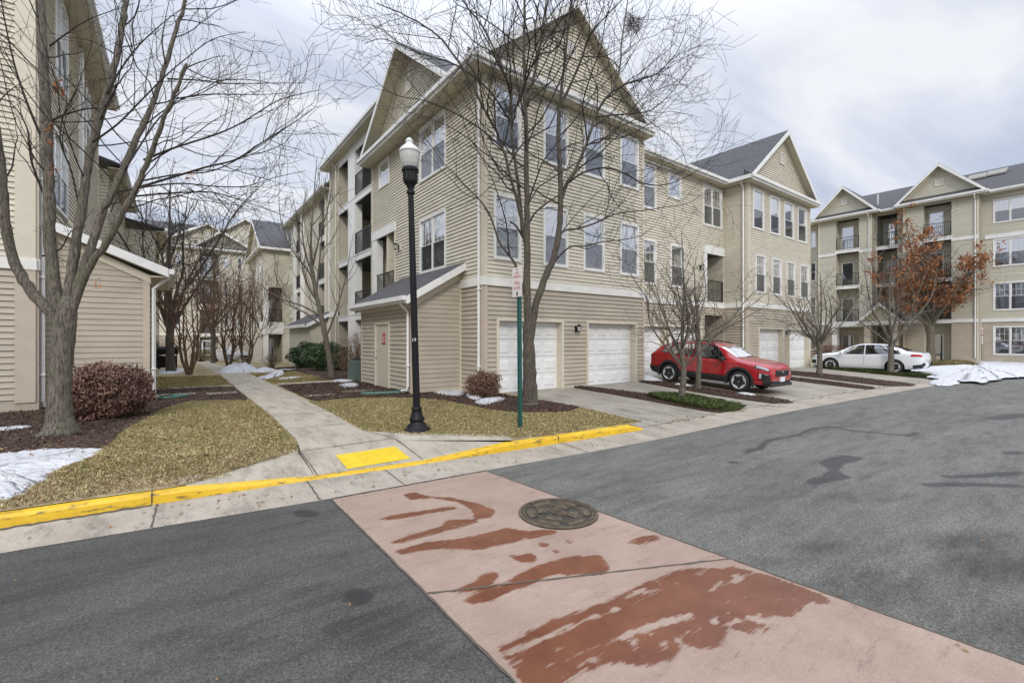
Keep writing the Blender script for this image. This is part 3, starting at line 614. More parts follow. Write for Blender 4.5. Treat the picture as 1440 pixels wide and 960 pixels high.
snowpatch(rag(gq((385,534),(410,529),(430,530),(405,534),z=0), 4, .04), .04, 'thin snow remnant near the sidewalk edge', off=.0)
snowpatch(rag(gq((310,522),(322,514),(335,511),(350,514),(362,519),(340,524),z=0), 4, .08), .35, 'bright snow heap beside the reddish trees', off=.0)
snowpatch(rag(gq((355,521),(372,516),(390,519),(370,524),z=0), 4, .08), .15, 'low snow ridge behind the sidewalk end', off=.0)
snowpatch(rag(gq((222,518),(240,512),(262,514),(250,522),(228,524),z=0), 4, .08), .12, 'snow patch under the black grill', off=.0)
zf = lambda x, y: -.13
snowpatch(rag([gp(x, y, -.13) for x, y in ((1268,521),(1300,516),(1345,513),(1385,507),(1440,508),(1460,515),(1440,527),(1410,531),(1380,536),(1340,534),(1310,530))], 4, .22), .2, 'broad white snow bank at the street corner by the grass mound', fz=zf)
snowpatch(rag([gp(x, y, -.2) for x, y in ((1308,537),(1322,533),(1348,536),(1340,541),(1318,541))], 4, .05), .08, 'small snow sliver at the end of the green strip', fz=lambda x, y: -.2)
snowpatch(rag([gp(x, y, -.13) for x, y in ((1325,506),(1380,503),(1440,503),(1440,507),(1380,507))], 4, .15), .12, 'thin snow band below the far apartment hedge', fz=zf)
snowpatch(rag([(14.0,11.7),(14.5,11.5),(15.0,10.9),(14.8,10.4),(14.2,10.7)], 4, .04), .14, 'snow heap by the garage corner behind the red car', fz=zd, off=.03)
snowpatch(rag([(14.3,9.6),(14.6,9.5),(14.6,9.0),(14.35,9.1)], 4, .03), .05, 'small snow scrap beside the red car sill', fz=zd, off=.04)
snowpatch(rag([(14.35,7.3),(14.6,7.35),(14.6,6.9),(14.4,6.9)], 4, .03), .05, 'small snow scrap by the red car front wheel', fz=zd, off=.04)
# manhole
mc = gp(785, 722, RZ)
def iron():
    m = mat('cast_iron', (.06,.047,.034), .55, col2=(.15,.115,.075), scale=12, bump=.4, bscale=60, metal=.3); return m
M['iron'] = iron(); M['ironlow'] = mat('cast_iron_recess', (.035,.03,.022), .7, .3, 20)
mh = thing('manhole_cover', 'round cast iron manhole cover set in the pink crosswalk', 'manhole cover', (mc[0], mc[1], RZ+.006))
mb = MB(); mb.lathe([(.0,.004),(.395,.004),(.42,.008),(.42,.0)], n=48); mb.build('ring', M['ironlow'], mh)
mb = MB()
def ringm(mb, r0, r1, z0, z1, a0=0, a1=360, n=48):
    for k in range(n):
        a = R(a0+(a1-a0)*k/n); b = R(a0+(a1-a0)*(k+1)/n); q = []
        for r, z in ((r0, z0), (r0, z1), (r1, z1), (r1, z0)): q.append(((r*math.cos(a), r*math.sin(a), z), (r*math.cos(b), r*math.sin(b), z)))
        for i in range(3): mb.face([q[i][0], q[i][1], q[i+1][1], q[i+1][0]])
ringm(mb, .385, .42, .003, .014); ringm(mb, .355, .375, .003, .013); ringm(mb, .235, .25, .004, .013)
for k in range(6): ringm(mb, .262, .335, .004, .0115, 60*k+6, 60*k+50, 10)
for k in range(4): ringm(mb, .12, .22, .004, .012, 90*k+8, 90*k+60, 8)
for dx in (-.045, 0, .045): mb.box(dx-.013, dx+.013, -.11, .11, .004, .014)
mb.build('lid_relief', M['iron'], mh)

# fallen leaves and debris
M['fallen'] = mat('fallen_leaf', (.13,.065,.03), .85, col2=(.30,.19,.09), scale=20, detail=2)
for poly, n, fz, off, sz in ((lawnL, 260, zl, .03, .045), (lawnR, 200, zl, .03, .045), (bedL, 260, zl, .03, .05), (bedR, 220, zl, .03, .05), ([(-4,5.9),(8,5.2),(8,5.8),(-4,6.55)], 150, lambda x, y: RZ+.02, .0, .028), ([(1.6,6.5),(2.7,6.5),(2.7,22),(1.6,22)], 50, zs, .006, .03), ([(8,5.9),(27,5.0),(27,5.4),(8,6.2)], 160, zd, .01, .05), ([(-3,0),(12,0),(12,5),(-3,5.4)], 70, lambda x, y: RZ+.012, .0, .022)):
    V, F = cards(pts_in(poly, n, fz, off), sz, sz*.6, .35, .2); tag(nobj('fallen_leaves', npmesh('fallen_leaves', V, F, M['fallen'])), 'scattered brown fallen leaves', 'leaves', kind='stuff')

for poly, n, z in ((snowL, 300, lambda x, y: zl(x, y)+.075), ([(28,3.9),(45,4.2),(45,7.5),(33,6.0)], 260, lambda x, y: .06)):
    V, F = cards(pts_in(poly, n, z), .03, .012, .4, .2); tag(nobj('snow_debris', npmesh('snow_debris', V, F, M['fallen'])), 'bits of bark and leaf lying on the old snow', 'debris', kind='stuff')
# ================================================================== BUILDINGS
class Fac:
    """local frame of a wall: u to the right seen from outside, out towards the viewer"""
    def __init__(s, bld, x, y, rot): s.b = bld; s.x = x; s.y = y; s.rot = R(rot); s.loc = (x-bld.location.x, y-bld.location.y, -bld.location.z)
    def add(s, mb, name, m, smooth=False, parent=None):
        if parent: return mb.build(name, m, parent, smooth)
        return mb.build(name, m, s.b, smooth, s.loc, s.rot)
    def pos(s, u, o, z):
        c, q = math.cos(s.rot), math.sin(s.rot); return (s.loc[0]+u*c+o*q, s.loc[1]+u*q-o*c, z-s.b.location.z)
def merge(iv):
    iv = sorted(iv); o = []
    for a, b in iv:
        if o and a <= o[-1][1]: o[-1][1] = max(o[-1][1], b)
        else: o.append([a, b])
    return o
def lap(fac, u0, u1, z0, z1, m, holes=(), e=.115, tri=None, name='wall', base=0., parent=None, lip=.026):
    """clapboard wall: every course is a tilted board with a lip. tri=(uc,zpeak) clips to a gable"""
    mb = MB(); zs_ = set()
    z = z0
    while z < z1-1e-4: zs_.add(round(z, 4)); z += e
    brk = sorted(zs_ | {round(z1, 4)} | {round(h[i], 4) for h in holes for i in (2, 3) if z0 < h[i] < z1})
    for a, b in zip(brk, brk[1:]):
        if b-a < 1e-3: continue
        k = math.floor((a-z0)/e+1e-6); c0 = z0+k*e; oa = lip*(1-(a-c0)/e)+.003; ob = lip*(1-(b-c0)/e)+.003
        lo0 = lo1 = u0; hi0 = hi1 = u1
        if tri:
            uc, zp = tri; fa = max(0, (zp-a)/(zp-z0)); fb = max(0, (zp-b)/(zp-z0)); lo0 = uc-(uc-u0)*fa; hi0 = uc+(u1-uc)*fa; lo1 = uc-(uc-u0)*fb; hi1 = uc+(u1-uc)*fb
        cuts = merge([[h[0], h[1]] for h in holes if h[2] < (a+b)/2 < h[3]]); spans = []; p = None; cur = lo0
        for h0, h1 in cuts:
            if h0 > cur: spans.append((cur, h0))
            cur = max(cur, h1)
        if cur < hi0: spans.append((cur, hi0))
        for s0, s1 in spans:
            t0 = lo1 if s0 == lo0 else s0; t1 = hi1 if s1 == hi0 else s1; t0 = min(max(t0, lo1), hi1); t1 = max(min(t1, hi1), lo1)
            if abs(a-c0) < 1e-3 and b-a > .03:
                g_ = a+.019*e/.12; mb.face([(s0, .004, a), (s1, .004, a), (s1, .004, g_), (s0, .004, g_)]); mb.face([(s0, .004, g_), (s1, .004, g_), (s1, -oa, g_), (s0, -oa, g_)]); mb.face([(s0, -oa, g_), (s1, -oa, g_), (t1, -ob, b), (t0, -ob, b)])
            else: mb.face([(s0, -oa, a), (s1, -oa, a), (t1, -ob, b), (t0, -ob, b)])
    return fac.add(mb, name, m, parent=parent)
SPLIT = {'column','side_fascia','side_soffit','porch_column','corner_trim','wall_column','foundation','band_board','eave_fascia','door_frame','garage_trim','balcony_fascia'}
def bx(fac, name, m, *boxes, parent=None, smooth=False):
    if name in SPLIT and len(boxes) > 1 and name not in ('garage_trim','door_frame','eave_fascia','balcony_fascia'):
        for b in boxes: o = bx(fac, name, m, b, parent=parent)
        return o
    mb = MB()
    for (u0, u1, o0, o1, z0, z1) in boxes: mb.box(u0, u1, -o1, -o0, z0, z1)
    return fac.add(mb, name, m, smooth, parent)
WC = {}
def window(fac, u0, u1, z0, z1, kind='dh', grid=False, blind='blinds', lod=0):
    if blind == 'blinds': blind = random.choice(['blinds', 'blinds', 'blinds_dim', 'room_dark', 'drape', 'blinds'])
    w_, h = round(u1-u0, 2), round(z1-z0, 2); key = (w_, h, kind, grid, blind, lod)
    if key not in WC:
        t = .085; mb = MB(); y0, y1 = -.045, .035
        mb.box(0, t, y0, y1, 0, h); mb.box(w_-t, w_, y0, y1, 0, h); mb.box(t, w_-t, y0, y1, h-t, h); mb.box(t, w_-t, y0-.012, y1, 0, t)
        s = .04; bays = [(t, w_-t)] if kind != 'tw' else [(t, w_/2-.03), (w_/2+.03, w_-t)]
        if kind == 'tw': mb.box(w_/2-.03, w_/2+.03, -.03, .035, t, h-t)
        zm = t+(h-2*t)*.5; gl = MB(); sc = MB(); bl = MB()
        for a, b in bays:
            for q0, q1, yy in (((t, zm+.02, .0), (zm-.02, h-t, .02)) if kind != 'fx' else ((t, h-t, .0),)):
                mb.box(a, a+s, yy-.012, yy+.012, q0, q1); mb.box(b-s, b, yy-.012, yy+.012, q0, q1); mb.box(a+s, b-s, yy-.012, yy+.012, q0, q0+s); mb.box(a+s, b-s, yy-.012, yy+.012, q1-s, q1)
                gl.face([(a+s, yy, q0+s), (b-s, yy, q0+s), (b-s, yy, q1-s), (a+s, yy, q1-s)])
                if grid and (yy > .01 or kind == 'fx'):
                    for g in (1/3, 2/3): mb.box(a+(b-a)*g-.008, a+(b-a)*g+.008, yy-.008, yy-.001, q0+s, q1-s)
                    mb.box(a+s, b-s, yy-.009, yy-.002, (q0+q1)/2-.008, (q0+q1)/2+.008)
            if kind != 'fx': sc.face([(a+s*.5, -.017, t+.01), (b-s*.5, -.017, t+.01), (b-s*.5, -.017, zm), (a+s*.5, -.017, zm)])
            bl.face([(a-.02, .055, t-.02), (b+.02, .055, t-.02), (b+.02, .055, h-t+.02), (a-.02, .055, h-t+.02)])
            for (p, q) in (((a, .03), (a, .055)), ((b, .055), (b, .03))): bl.face([(p[0], p[1], t), (q[0], q[1], t), (q[0], q[1], h-t), (p[0], p[1], h-t)])
        WC[key] = (mb.mesh('window', M['white']), gl.mesh('pane', M['glass']), sc.mesh('insect_screen', M['screen']) if kind != 'fx' else None, bl.mesh('blinds', M[blind]))
    me = WC[key]; o = bpy.data.objects.new('window', me[0]); COL.objects.link(o); o.location = fac.pos(u0, 0, z0); o.rotation_euler = (0, 0, fac.rot); o.parent = fac.b
    for nm, q in zip(('pane', 'insect_screen', 'blinds'), me[1:]):
        if q is None or (lod and nm == 'insect_screen'): continue
        c = bpy.data.objects.new(nm, q); COL.objects.link(c); c.parent = o
    return o
def hole(u0, u1, z0, z1, t=.06): return (u0+t, u1-t, z0+t, z1-t)
def railing(fac, u0, u1, z0, z1, o, parent=None, sides=0., n=None):
    mb = MB(); mb.box(u0, u1, -o-.02, -o+.02, z1-.04, z1); mb.box(u0, u1, -o-.015, -o+.015, z0+.06, z0+.09)
    k = n or max(3, int((u1-u0)/.11))
    for i in range(k+1): u = u0+(u1-u0)*i/k; mb.box(u-.009, u+.009, -o-.009, -o+.009, z0+.06, z1-.03)
    for u in (u0+.02, u1-.02): mb.box(u-.022, u+.022, -o-.022, -o+.022, z0, z1)
    return fac.add(mb, 'railing', M['rail'])
def balcony(fac, u0, u1, z0, z1, dp=1.5, door=True, wallm='olive', slab=True, rail=True, r0=None, r1=None, ro=.02, rh=1.05, room=None):
    """recess behind a wall opening: z0 = floor, z1 = ceiling"""
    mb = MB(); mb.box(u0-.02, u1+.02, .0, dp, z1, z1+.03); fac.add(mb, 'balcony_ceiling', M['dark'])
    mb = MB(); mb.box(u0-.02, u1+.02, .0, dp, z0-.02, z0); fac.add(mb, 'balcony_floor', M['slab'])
    mb = MB(); mb.face([(u0, dp, z0), (u1, dp, z0), (u1, dp, z1), (u0, dp, z1)]); mb.face([(u0, 0, z0), (u0, dp, z0), (u0, dp, z1), (u0, 0, z1)]); mb.face([(u1, dp, z0), (u1, 0, z0), (u1, 0, z1), (u1, dp, z1)])
    k = z0
    while k < z1-.05:
        mb.box(u0+.001, u0+.014, 0, dp-.02, k, k+.012); mb.box(u1-.014, u1-.001, 0, dp-.02, k, k+.012); mb.box(u0+.014, u1-.014, dp-.014, dp-.001, k, k+.012); k += .115
    fac.add(mb, 'balcony_recess', M[wallm])
    if door:
        wd = min(1.1, (u1-u0)*.55); a = u0+(u1-u0)*.1; mb = MB(); dz = z0+2.05
        mb.box(a, a+.07, dp-.05, dp-.015, z0, dz); mb.box(a+wd-.07, a+wd, dp-.05, dp-.015, z0, dz); mb.box(a+.07, a+wd-.07, dp-.05, dp-.015, dz-.07, dz); d = fac.add(mb, 'balcony_door', M['white'])
        g = MB(); g.face([(a+.07, dp-.03, z0+.05), (a+wd-.07, dp-.03, z0+.05), (a+wd-.07, dp-.03, dz-.07), (a+.07, dp-.03, dz-.07)]); g.build('pane', M['glass'], d)
        g = MB(); g.face([(a+.07, dp-.018, z0+.05), (a+wd-.07, dp-.018, z0+.05), (a+wd-.07, dp-.018, dz-.07), (a+.07, dp-.018, dz-.07)]); g.build('curtain', M['drape'], d)
    if slab: bx(fac, 'balcony_fascia', M['white'], (u0-.06, u1+.06, .0, .05, z0-.30, z0-.02), (u0-.08, u1+.08, .0, .075, z0-.05, z0+.0))
    if rail: railing(fac, r0 if r0 is not None else u0+.02, r1 if r1 is not None else u1-.02, z0, z0+rh, ro)
def gable(fac, uc, hw, z0, rise, back, m='cream', of=.38, e=.115, skirt=True, wallhw=None, vent=True, wo=0., fullback=True, vz=.42, name='roof', left=True):
    """roof with ridge running back from the facade; hw = half width at the eave ends"""
    wallhw = wallhw or hw-.35; zp = z0+rise; T = .13; sl = rise/hw; rf = MB()
    for s in (-1, 1):
        top = [(uc, 0, zp), (uc+s*hw, 0, z0), (uc+s*hw, 0, z0-T*.6), (uc, 0, zp-T)]
        top = [(p[0], -(of), p[2]) for p in top]; rf.prism(top if s > 0 else top[::-1], (0, of+back, 0))
    r = fac.add(rf, name, M['shingle'])
    for s in (-1, 1):
        sf = MB(); rk = MB(); tr = MB()
        L_ = math.hypot(hw, rise)
        def pt(t, dz): return (uc+s*hw*t, zp-rise*t-dz)
        a0 = pt(0, .02); a1 = pt(1.0, .02); b1 = pt(1.0, .24); b0 = pt(0, .27)
        q = [(a0[0], -of-.001, a0[1]), (a1[0], -of-.001, a1[1]), (b1[0], -of-.001, b1[1]), (b0[0], -of-.001, b0[1])]
        rk.prism(q if s > 0 else q[::-1], (0, -.03, 0))
        q = [(pt(0,.155)[0], -of, pt(0,.155)[1]), (pt(1,.155)[0], -of, pt(1,.155)[1]), (pt(1,.17)[0], -of, pt(1,.17)[1]), (pt(0,.17)[0], -of, pt(0,.17)[1])]
        sf.prism(q if s > 0 else q[::-1], (0, of-wo-.03, 0))
        q0 = pt(.03, .20); q1 = pt(.90, .20); q2 = pt(.90, .34); q3 = pt(.03, .34)
        tr.prism([(q0[0], -wo-.024, q0[1]), (q1[0], -wo-.024, q1[1]), (q2[0], -wo-.024, q2[1]), (q3[0], -wo-.024, q3[1])][::s], (0, -.02, 0))
        fac.add(rk, 'rake_board', M['white']); fac.add(sf, 'rake_soffit', M['soffit']); fac.add(tr, 'frieze_trim', M['beige'])
    # pediment wall
    base = z0-.05; k = (zp-.16-base)/sl
    f2 = fac
    lap(f2, uc-k, uc+k, base, zp-.16, M[m], e=e, tri=(uc, zp-.16), name='gable_wall')
    if vent:
        vz_ = z0+rise*vz+.02; v = bx(fac, 'gable_vent', M['beige'], (uc-.25, uc+.25, .02, .06, vz_, vz_+.07), (uc-.25, uc+.25, .02, .06, vz_+.53, vz_+.6), (uc-.25, uc-.18, .02, .06, vz_+.07, vz_+.53), (uc+.18, uc+.25, .02, .06, vz_+.07, vz_+.53))
        bx(fac, 'louver', M['white'], *[(uc-.18, uc+.18, .025, .045, vz_+.08+i*.075, vz_+.12+i*.075) for i in range(6)], parent=None)
    if skirt:
        sk = MB(); sk.prism([(uc-hw, -of, z0-.0), (uc-hw, -wo, z0+.30), (uc-hw, -wo, z0-.02)], (2*hw, 0, 0)); fac.add(sk, 'pent_skirt', M['shingle'])
        bx(fac, 'eave_fascia', M['white'], (uc-hw, uc+hw, of-.0, of+.035, z0-.24, z0-.01), (uc-hw, uc+hw, of+.035, of+.11, z0-.14, z0-.01))
        bx(fac, 'eave_soffit', M['soffit'], (uc-hw, uc+hw, wo, of, z0-.24, z0-.21))
    # side fascias with gutters
    if left: bx(fac, 'side_fascia', M['white'], (uc-hw-.09, uc-hw, -back, of, z0-.20, z0-.02)); bx(fac, 'side_soffit', M['soffit'], (uc-hw, uc-wallhw+.02, -back, of-.01, z0-.235, z0-.21))
    bx(fac, 'side_fascia', M['white'], (uc+hw, uc+hw+.09, -back, of, z0-.20, z0-.02))
    bx(fac, 'side_soffit', M['soffit'], (uc+wallhw-.02, uc+hw, -back, of-.01, z0-.235, z0-.21))
    return r
def eave(fac, u0, u1, z0, run, rise, of=.38, gutter=True, wo=0.):
    rf = MB(); rf.prism([(u0, -of, z0), (u0, run, z0+rise*(run+of)/run), (u0, run, z0+rise*(run+of)/run-.14), (u0, -of, z0-.09)], (u1-u0, 0, 0)); fac.add(rf, 'roof', M['shingle'])
    bx(fac, 'eave_fascia', M['white'], (u0, u1, of, of+.03, z0-.22, z0-.0), (u0, u1, of+.03, of+.12, z0-.13, z0-.0)); bx(fac, 'eave_soffit', M['soffit'], (u0, u1, wo, of, z0-.22, z0-.195))
def shedroof(fac, uA, zA, uB, zB, o0, o1, name='shed_roof'):
    """lean-to roof sloping along u, spanning out from o0 to o1; fascia at o1"""
    rf = MB(); rf.prism([(uA, -o1, zA), (uB, -o1, zB), (uB, -o1, zB-.09), (uA, -o1, zA-.09)][::(1 if uB > uA else -1)], (0, o1-o0, 0)); r = fac.add(rf, name, M['shingle'])
    rk = MB(); rk.prism([(uA, -o1-.002, zA-.02), (uB, -o1-.002, zB-.02), (uB, -o1-.002, zB-.24), (uA, -o1-.002, zA-.24)][::(1 if uB > uA else -1)], (0, -.03, 0)); fac.add(rk, 'rake_board', M['white'])
    return r
def downspout(fac, u, o, z0, z1, m='white', side=1, top=.35, name='downspout', shoe=True):
    mb = MB(); r = .042; P_ = []
    if top: P_ += [(u+top*side*.0, -(o+top), z1), (u, -(o+top), z1-.12), (u, -o-.05, z1-.12-top*.9), ]
    else: P_ += [(u, -o-.05, z1)]
    P_ += [(u, -o-.05, z0+.22)]
    if shoe: P_ += [(u+side*.05, -o-.07, z0+.10), (u+side*.30, -o-.12, z0+.05)]
    mb.tube(P_, r, 4); 
    for z in np.arange(z0+.8, z1-1, 2.2): mb.box(u-.06, u+.06, -o-.095, -o-.0, z, z+.03)
    return fac.add(mb, name, M[m])
def garage(fac, u0, u1, z0, z1, d=.22):
    """door, beige jamb and trim; u0..u1 is the clear opening"""
    t = .09; bx(fac, 'garage_trim', M['beige'], (u0-t, u0, -.03, .045, z0, z1+t), (u1, u1+t, -.03, .045, z0, z1+t), (u0, u1, -.03, .045, z1, z1+t))
    bx(fac, 'garage_jamb', M['beige'], (u0-.02, u0, -d-.03, -.03, z0, z1), (u1, u1+.02, -d-.03, -.03, z0, z1), (u0-.02, u1+.02, -d-.03, -.03, z1, z1+.02))
    mb = MB(); y = d; n = 4; hh = (z1-z0-.02)/n
    for i in range(n):
        a = z0+.02+i*hh; b = a+hh-.012; mb.box(u0, u1, y, y+.04, a, b)
        nc = 4; cw_ = (u1-u0)/nc
        for c in range(nc):
            p0 = u0+c*cw_+.09; p1 = u0+(c+1)*cw_-.09; za = a+.11; zb = b-.11; s = .028
            # recessed panel: bevelled ring then raised field
            R0 = [(p0,za),(p1,za),(p1,zb),(p0,zb)]; R1 = [(p0+s,za+s),(p1-s,za+s),(p1-s,zb-s),(p0+s,zb-s)]
            for k in range(4):
                k2 = (k+1) % 4; mb.face([(R0[k][0], y-.001, R0[k][1]), (R0[k2][0], y-.001, R0[k2][1]), (R1[k2][0], y-.018, R1[k2][1]), (R1[k][0], y-.018, R1[k][1])])
            mb.face([(p, y-.018, q) for p, q in R1])
    g = fac.add(mb, 'garage_door', M['garage'])
    bx(fac, 'garage_seal', M['dark'], (u0, u1, -d-.03, -d-.0, z0-.0, z0+.02)); return g
def wall_lamp(fac, u, z, o=.03):
    mb = MB(); mb.box(u-.05, u+.05, -o-.02, -o+.02, z-.12, z+.08); mb.tube([(u, -o-.02, z+.05), (u, -o-.10, z+.12), (u, -o-.14, z+.10)], .012, 5)
    mb.lathe([(.02,.13),(.085,.075),(.09,.06)], (u, -o-.14, z), 8); mb.lathe([(.05,-.10),(.03,-.13),(.01,-.15)], (u, -o-.14, z), 8)
    for k in range(4): a = R(45+90*k); mb.tube([(u+.05*math.cos(a), -o-.14+.05*math.sin(a), z-.10), (u+.078*math.cos(a), -o-.14+.078*math.sin(a), z+.065)], .007, 4)
    l_ = fac.add(mb, 'wall_lamp', M['black']); g = MB(); g.lathe([(.042,-.095),(.068,.06)], (u, -o-.14, z), 8); g.build('lamp_glass', M['lglass'], l_); return l_
M['lglass'] = mat('lamp_glass', (.55,.55,.52), .2, spec=.6)

# ---------------------------------------------------------------- main building (garage block, recessed middle, wing, side stack)
main = thing('apartment_building', 'cream sided apartment house with garage doors and front gables at the street corner', 'apartment building', (7.03, 10.83, 0))
F1 = Fac(main, 7.03, 10.83, 0)      # garage front, u = X-7.03
W1 = 7.19
g1 = (.52, 2.98, -.02, 2.13); g2 = (4.20, 6.67, -.02, 2.13)
w2 = [(.33,1.33),(2.20,3.27),(3.96,5.0),(5.81,6.86)]
H2 = [hole(a, b, 3.90, 5.82) for a, b in w2]; H3 = [hole(a, b, 7.10, 9.0) for a, b in w2]
lap(F1, .12, W1-.1, -.02, 3.13, M['tan'], [(g1[0],g1[1],g1[2]-.1,g1[3]), (g2[0],g2[1],g2[2]-.1,g2[3])], e=.135)
lap(F1, .12, W1-.1, 3.38, 9.15, M['cream'], H2+H3)
bx(F1, 'band_board', M['band'], (-.025, W1+.02, -.02, .06, 3.13, 3.38))
bx(F1, 'corner_trim', M['tantrim'], (0, .12, -.05, .035, -.05, 3.13), (W1-.1, W1, -.05, .035, -.05, 3.13))
bx(F1, 'corner_trim', M['beige'], (0, .12, -.05, .035, 3.38, 9.15), (W1-.1, W1, -.05, .035, 3.38, 9.15))
garage(F1, *g1); garage(F1, *g2)
bx(F1, 'foundation', M['concrete'], (0.0, .42, -.05, .012, -.3, .03), (3.08, 4.10, -.05, .015, -.3, .10), (6.77, W1, -.05, .015, -.3, .1))
for a, b in w2: window(F1, a, b, 3.90, 5.82); window(F1, a, b, 7.10, 9.0)
wall_lamp(F1, 3.62, 1.95)
gable(F1, 3.40, 3.93, 9.38, 3.12, 9.5, of=.36, vz=.45, left=False)
# left side wall faces -X ; u = 10.83-Y reversed: origin at far end
S1 = Fac(main, 7.03, 19.80, -90)    # u runs towards the street, u = 19.80-Y
U = lambda y: 19.80-y
sw_ = (U(14.95), U(13.0), 3.87, 5.80); sw3 = (U(14.95), U(13.0), 7.10, 9.02); sm_ = (U(18.95), U(17.8), 7.92, 9.02)
op = (U(19.62), U(17.25), 3.25, 5.92)
shedY0 = 12.1; shedY1 = Xp(509, 5.45)
lap(S1, .1, 8.97-.10, 3.38, 9.15, M['cream'], [hole(*sw_), hole(*sw3), hole(*sm_), op])
lap(S1, .1, 8.97-.10, .0, 3.13, M['tan'], [(U(19.5), U(17.4), .1, 2.6)], e=.135)
bx(S1, 'band_board', M['band'], (0, 8.97+.05, -.02, .06, 3.13, 3.38))
bx(S1, 'corner_trim', M['tantrim'], (8.85, 8.97, -.05, .035, -.05, 3.13), (0, .1, -.05, .035, -.05, 3.13)); bx(S1, 'corner_trim', M['beige'], (8.85, 8.97, -.05, .035, 3.38, 9.15), (0, .1, -.05, .035, 3.38, 9.15))
window(S1, *sw_, kind='tw', grid=True); window(S1, *sw3, kind='tw', grid=True); window(S1, *sm_, kind='fx', grid=True)
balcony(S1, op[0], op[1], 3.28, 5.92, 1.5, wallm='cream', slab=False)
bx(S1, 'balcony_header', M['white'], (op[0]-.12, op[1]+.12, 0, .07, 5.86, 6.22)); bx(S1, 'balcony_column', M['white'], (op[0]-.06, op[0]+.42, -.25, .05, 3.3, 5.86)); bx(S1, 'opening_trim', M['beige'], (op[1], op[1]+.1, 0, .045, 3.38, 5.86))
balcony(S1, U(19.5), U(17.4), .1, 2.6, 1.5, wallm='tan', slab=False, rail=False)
# outdoor wall lamp box
bx(S1, 'lamp_mount', M['beige'], (U(16.85), U(16.6), 0, .07, 5.0, 5.3)); wall_lamp(S1, U(16.72), 5.15, .07)
gable(S1, U(15.9), 4.08, 9.38, 3.12, 4.6, of=.53, wallhw=3.9, vz=.45, name='side_roof')
bx(S1, 'eave_fascia', M['white'], (U(11.82), U(10.47), .53, .565, 9.14, 9.37), (U(11.82), U(10.44), .565, .64, 9.24, 9.37)); bx(S1, 'eave_soffit', M['soffit'], (U(11.82), U(10.835), 0, .53, 9.14, 9.165))
downspout(S1, U(10.95), .03, .0, 9.3, side=1, top=0, shoe=False)
# utility shed with lean-to roof
mbs = MB(); Sx = 5.45
SF = Fac(main, Sx, shedY0, 0)       # faces the street; u = X-5.45
hs = 7.03-Sx; zlo, zhi = 2.62, 3.62
SW = Fac(main, Sx, shedY1, -90); LS = shedY1-shedY0
def lapslope(fac, u0, u1, z0, zA, zB, m, e=.135, name='wall', holes=()):
    # wall under a sloping line zA at u0 -> zB at u1
    mb = MB(); z = z0; zt = max(zA, zB)
    while z < zt:
        a, b = z, min(z+e, zt); lo, hi = u0, u1
        f = lambda q: u0+(u1-u0)*(q-zA)/(zB-zA)
        if zB > zA: la = max(u0, f(a)); lb = max(u0, f(b)); ha = hb = u1
        else: la = lb = u0; ha = min(u1, f(a)); hb = min(u1, f(b))
        if ha > la: mb.face([(la, -.023, a), (ha, -.023, a), (hb, -.004, b), (lb, -.004, b)]); mb.face([(la, 0, a), (ha, 0, a), (ha, -.023, a), (la, -.023, a)])
        z += e
    return fac.add(mb, name, m)
lapslope(SF, .1, hs, .06, zlo, zhi, M['tan'])
dr = (shedY1-Xp(528.5, Sx), shedY1-Xp(548.8, Sx))
lap(SW, .08, LS-.1, .06, 2.66, M['tan'], [(dr[0]+.06, dr[1]-.06, -.1, 2.08)], e=.135)
bx(SW, 'corner_trim', M['tantrim'], (LS-.1, LS, -.05, .035, 0, 2.66), (0, .08, -.05, .035, 0, 2.66)); bx(SF, 'corner_trim', M['tantrim'], (0, .1, -.05, .035, 0, 2.66)); bx(SF, 'corner_trim', M['beige'], (hs-.05, hs, 0, .06, 0, 3.45))
bx(SW, 'frieze_trim', M['beige'], (0, LS, .0, .045, 2.50, 2.70)); fr = MB(); fr.prism([(0, -.03, 2.50), (hs, -.03, 3.45), (hs, -.03, 3.66), (0, -.03, 2.72)], (0, -.02, 0)); SF.add(fr, 'frieze_trim', M['beige'])
shedroof(SF, -.33, 2.80, hs, 3.92, -LS-.2, .33)
fr = MB(); fr.prism([(-.30, -.30, 2.62), (hs, -.30, 3.70), (hs, -.30, 3.68), (-.30, -.30, 2.60)], (0, .28, 0)); SF.add(fr, 'rake_soffit', M['soffit'])
bx(SW, 'eave_fascia', M['white'], (-.2, LS+.36, .33, .36, 2.60, 2.78), (-.2, LS+.38, .36, .46, 2.67, 2.79)); bx(SW, 'eave_soffit', M['soffit'], (-.2, LS+.3, .0, .33, 2.60, 2.625))
bx(SW, 'door_frame', M['beige'], (dr[0], dr[0]+.07, -.02, .05, .04, 2.14), (dr[1]-.07, dr[1], -.02, .05, .04, 2.14), (dr[0]+.07, dr[1]-.07, -.02, .05, 2.07, 2.14))
ud = bx(SW, 'door', M['doorp'], (dr[0]+.07, dr[1]-.07, -.05, .005, .05, 2.07))
mb = MB(); mb.lathe([(.03,0),(.03,.01),(.012,.012),(.012,.04),(.028,.045),(.03,.06),(.02,.075)], (0,0,0), 12); 
def rot90(mb, fac, u, o, z):
    mb.v = [(u+x, -(o+zz_), z+y) for x, y, zz_ in mb.v]; return mb
rot90(mb, SW, dr[0]+.15, .005, 1.0).build('handle', M['steel'], ud)
mb = MB(); mb.lathe([(.028,0),(.028,.015),(.02,.02)], (0,0,0), 12); rot90(mb, SW, dr[0]+.15, .005, 1.22).build('deadbolt', M['steel'], ud)
um = (dr[0]+dr[1])/2; sg = bx(SW, 'door_sign', M['red'], (um-.02, um+.24, .007, .014, 1.42, 1.80), parent=ud)
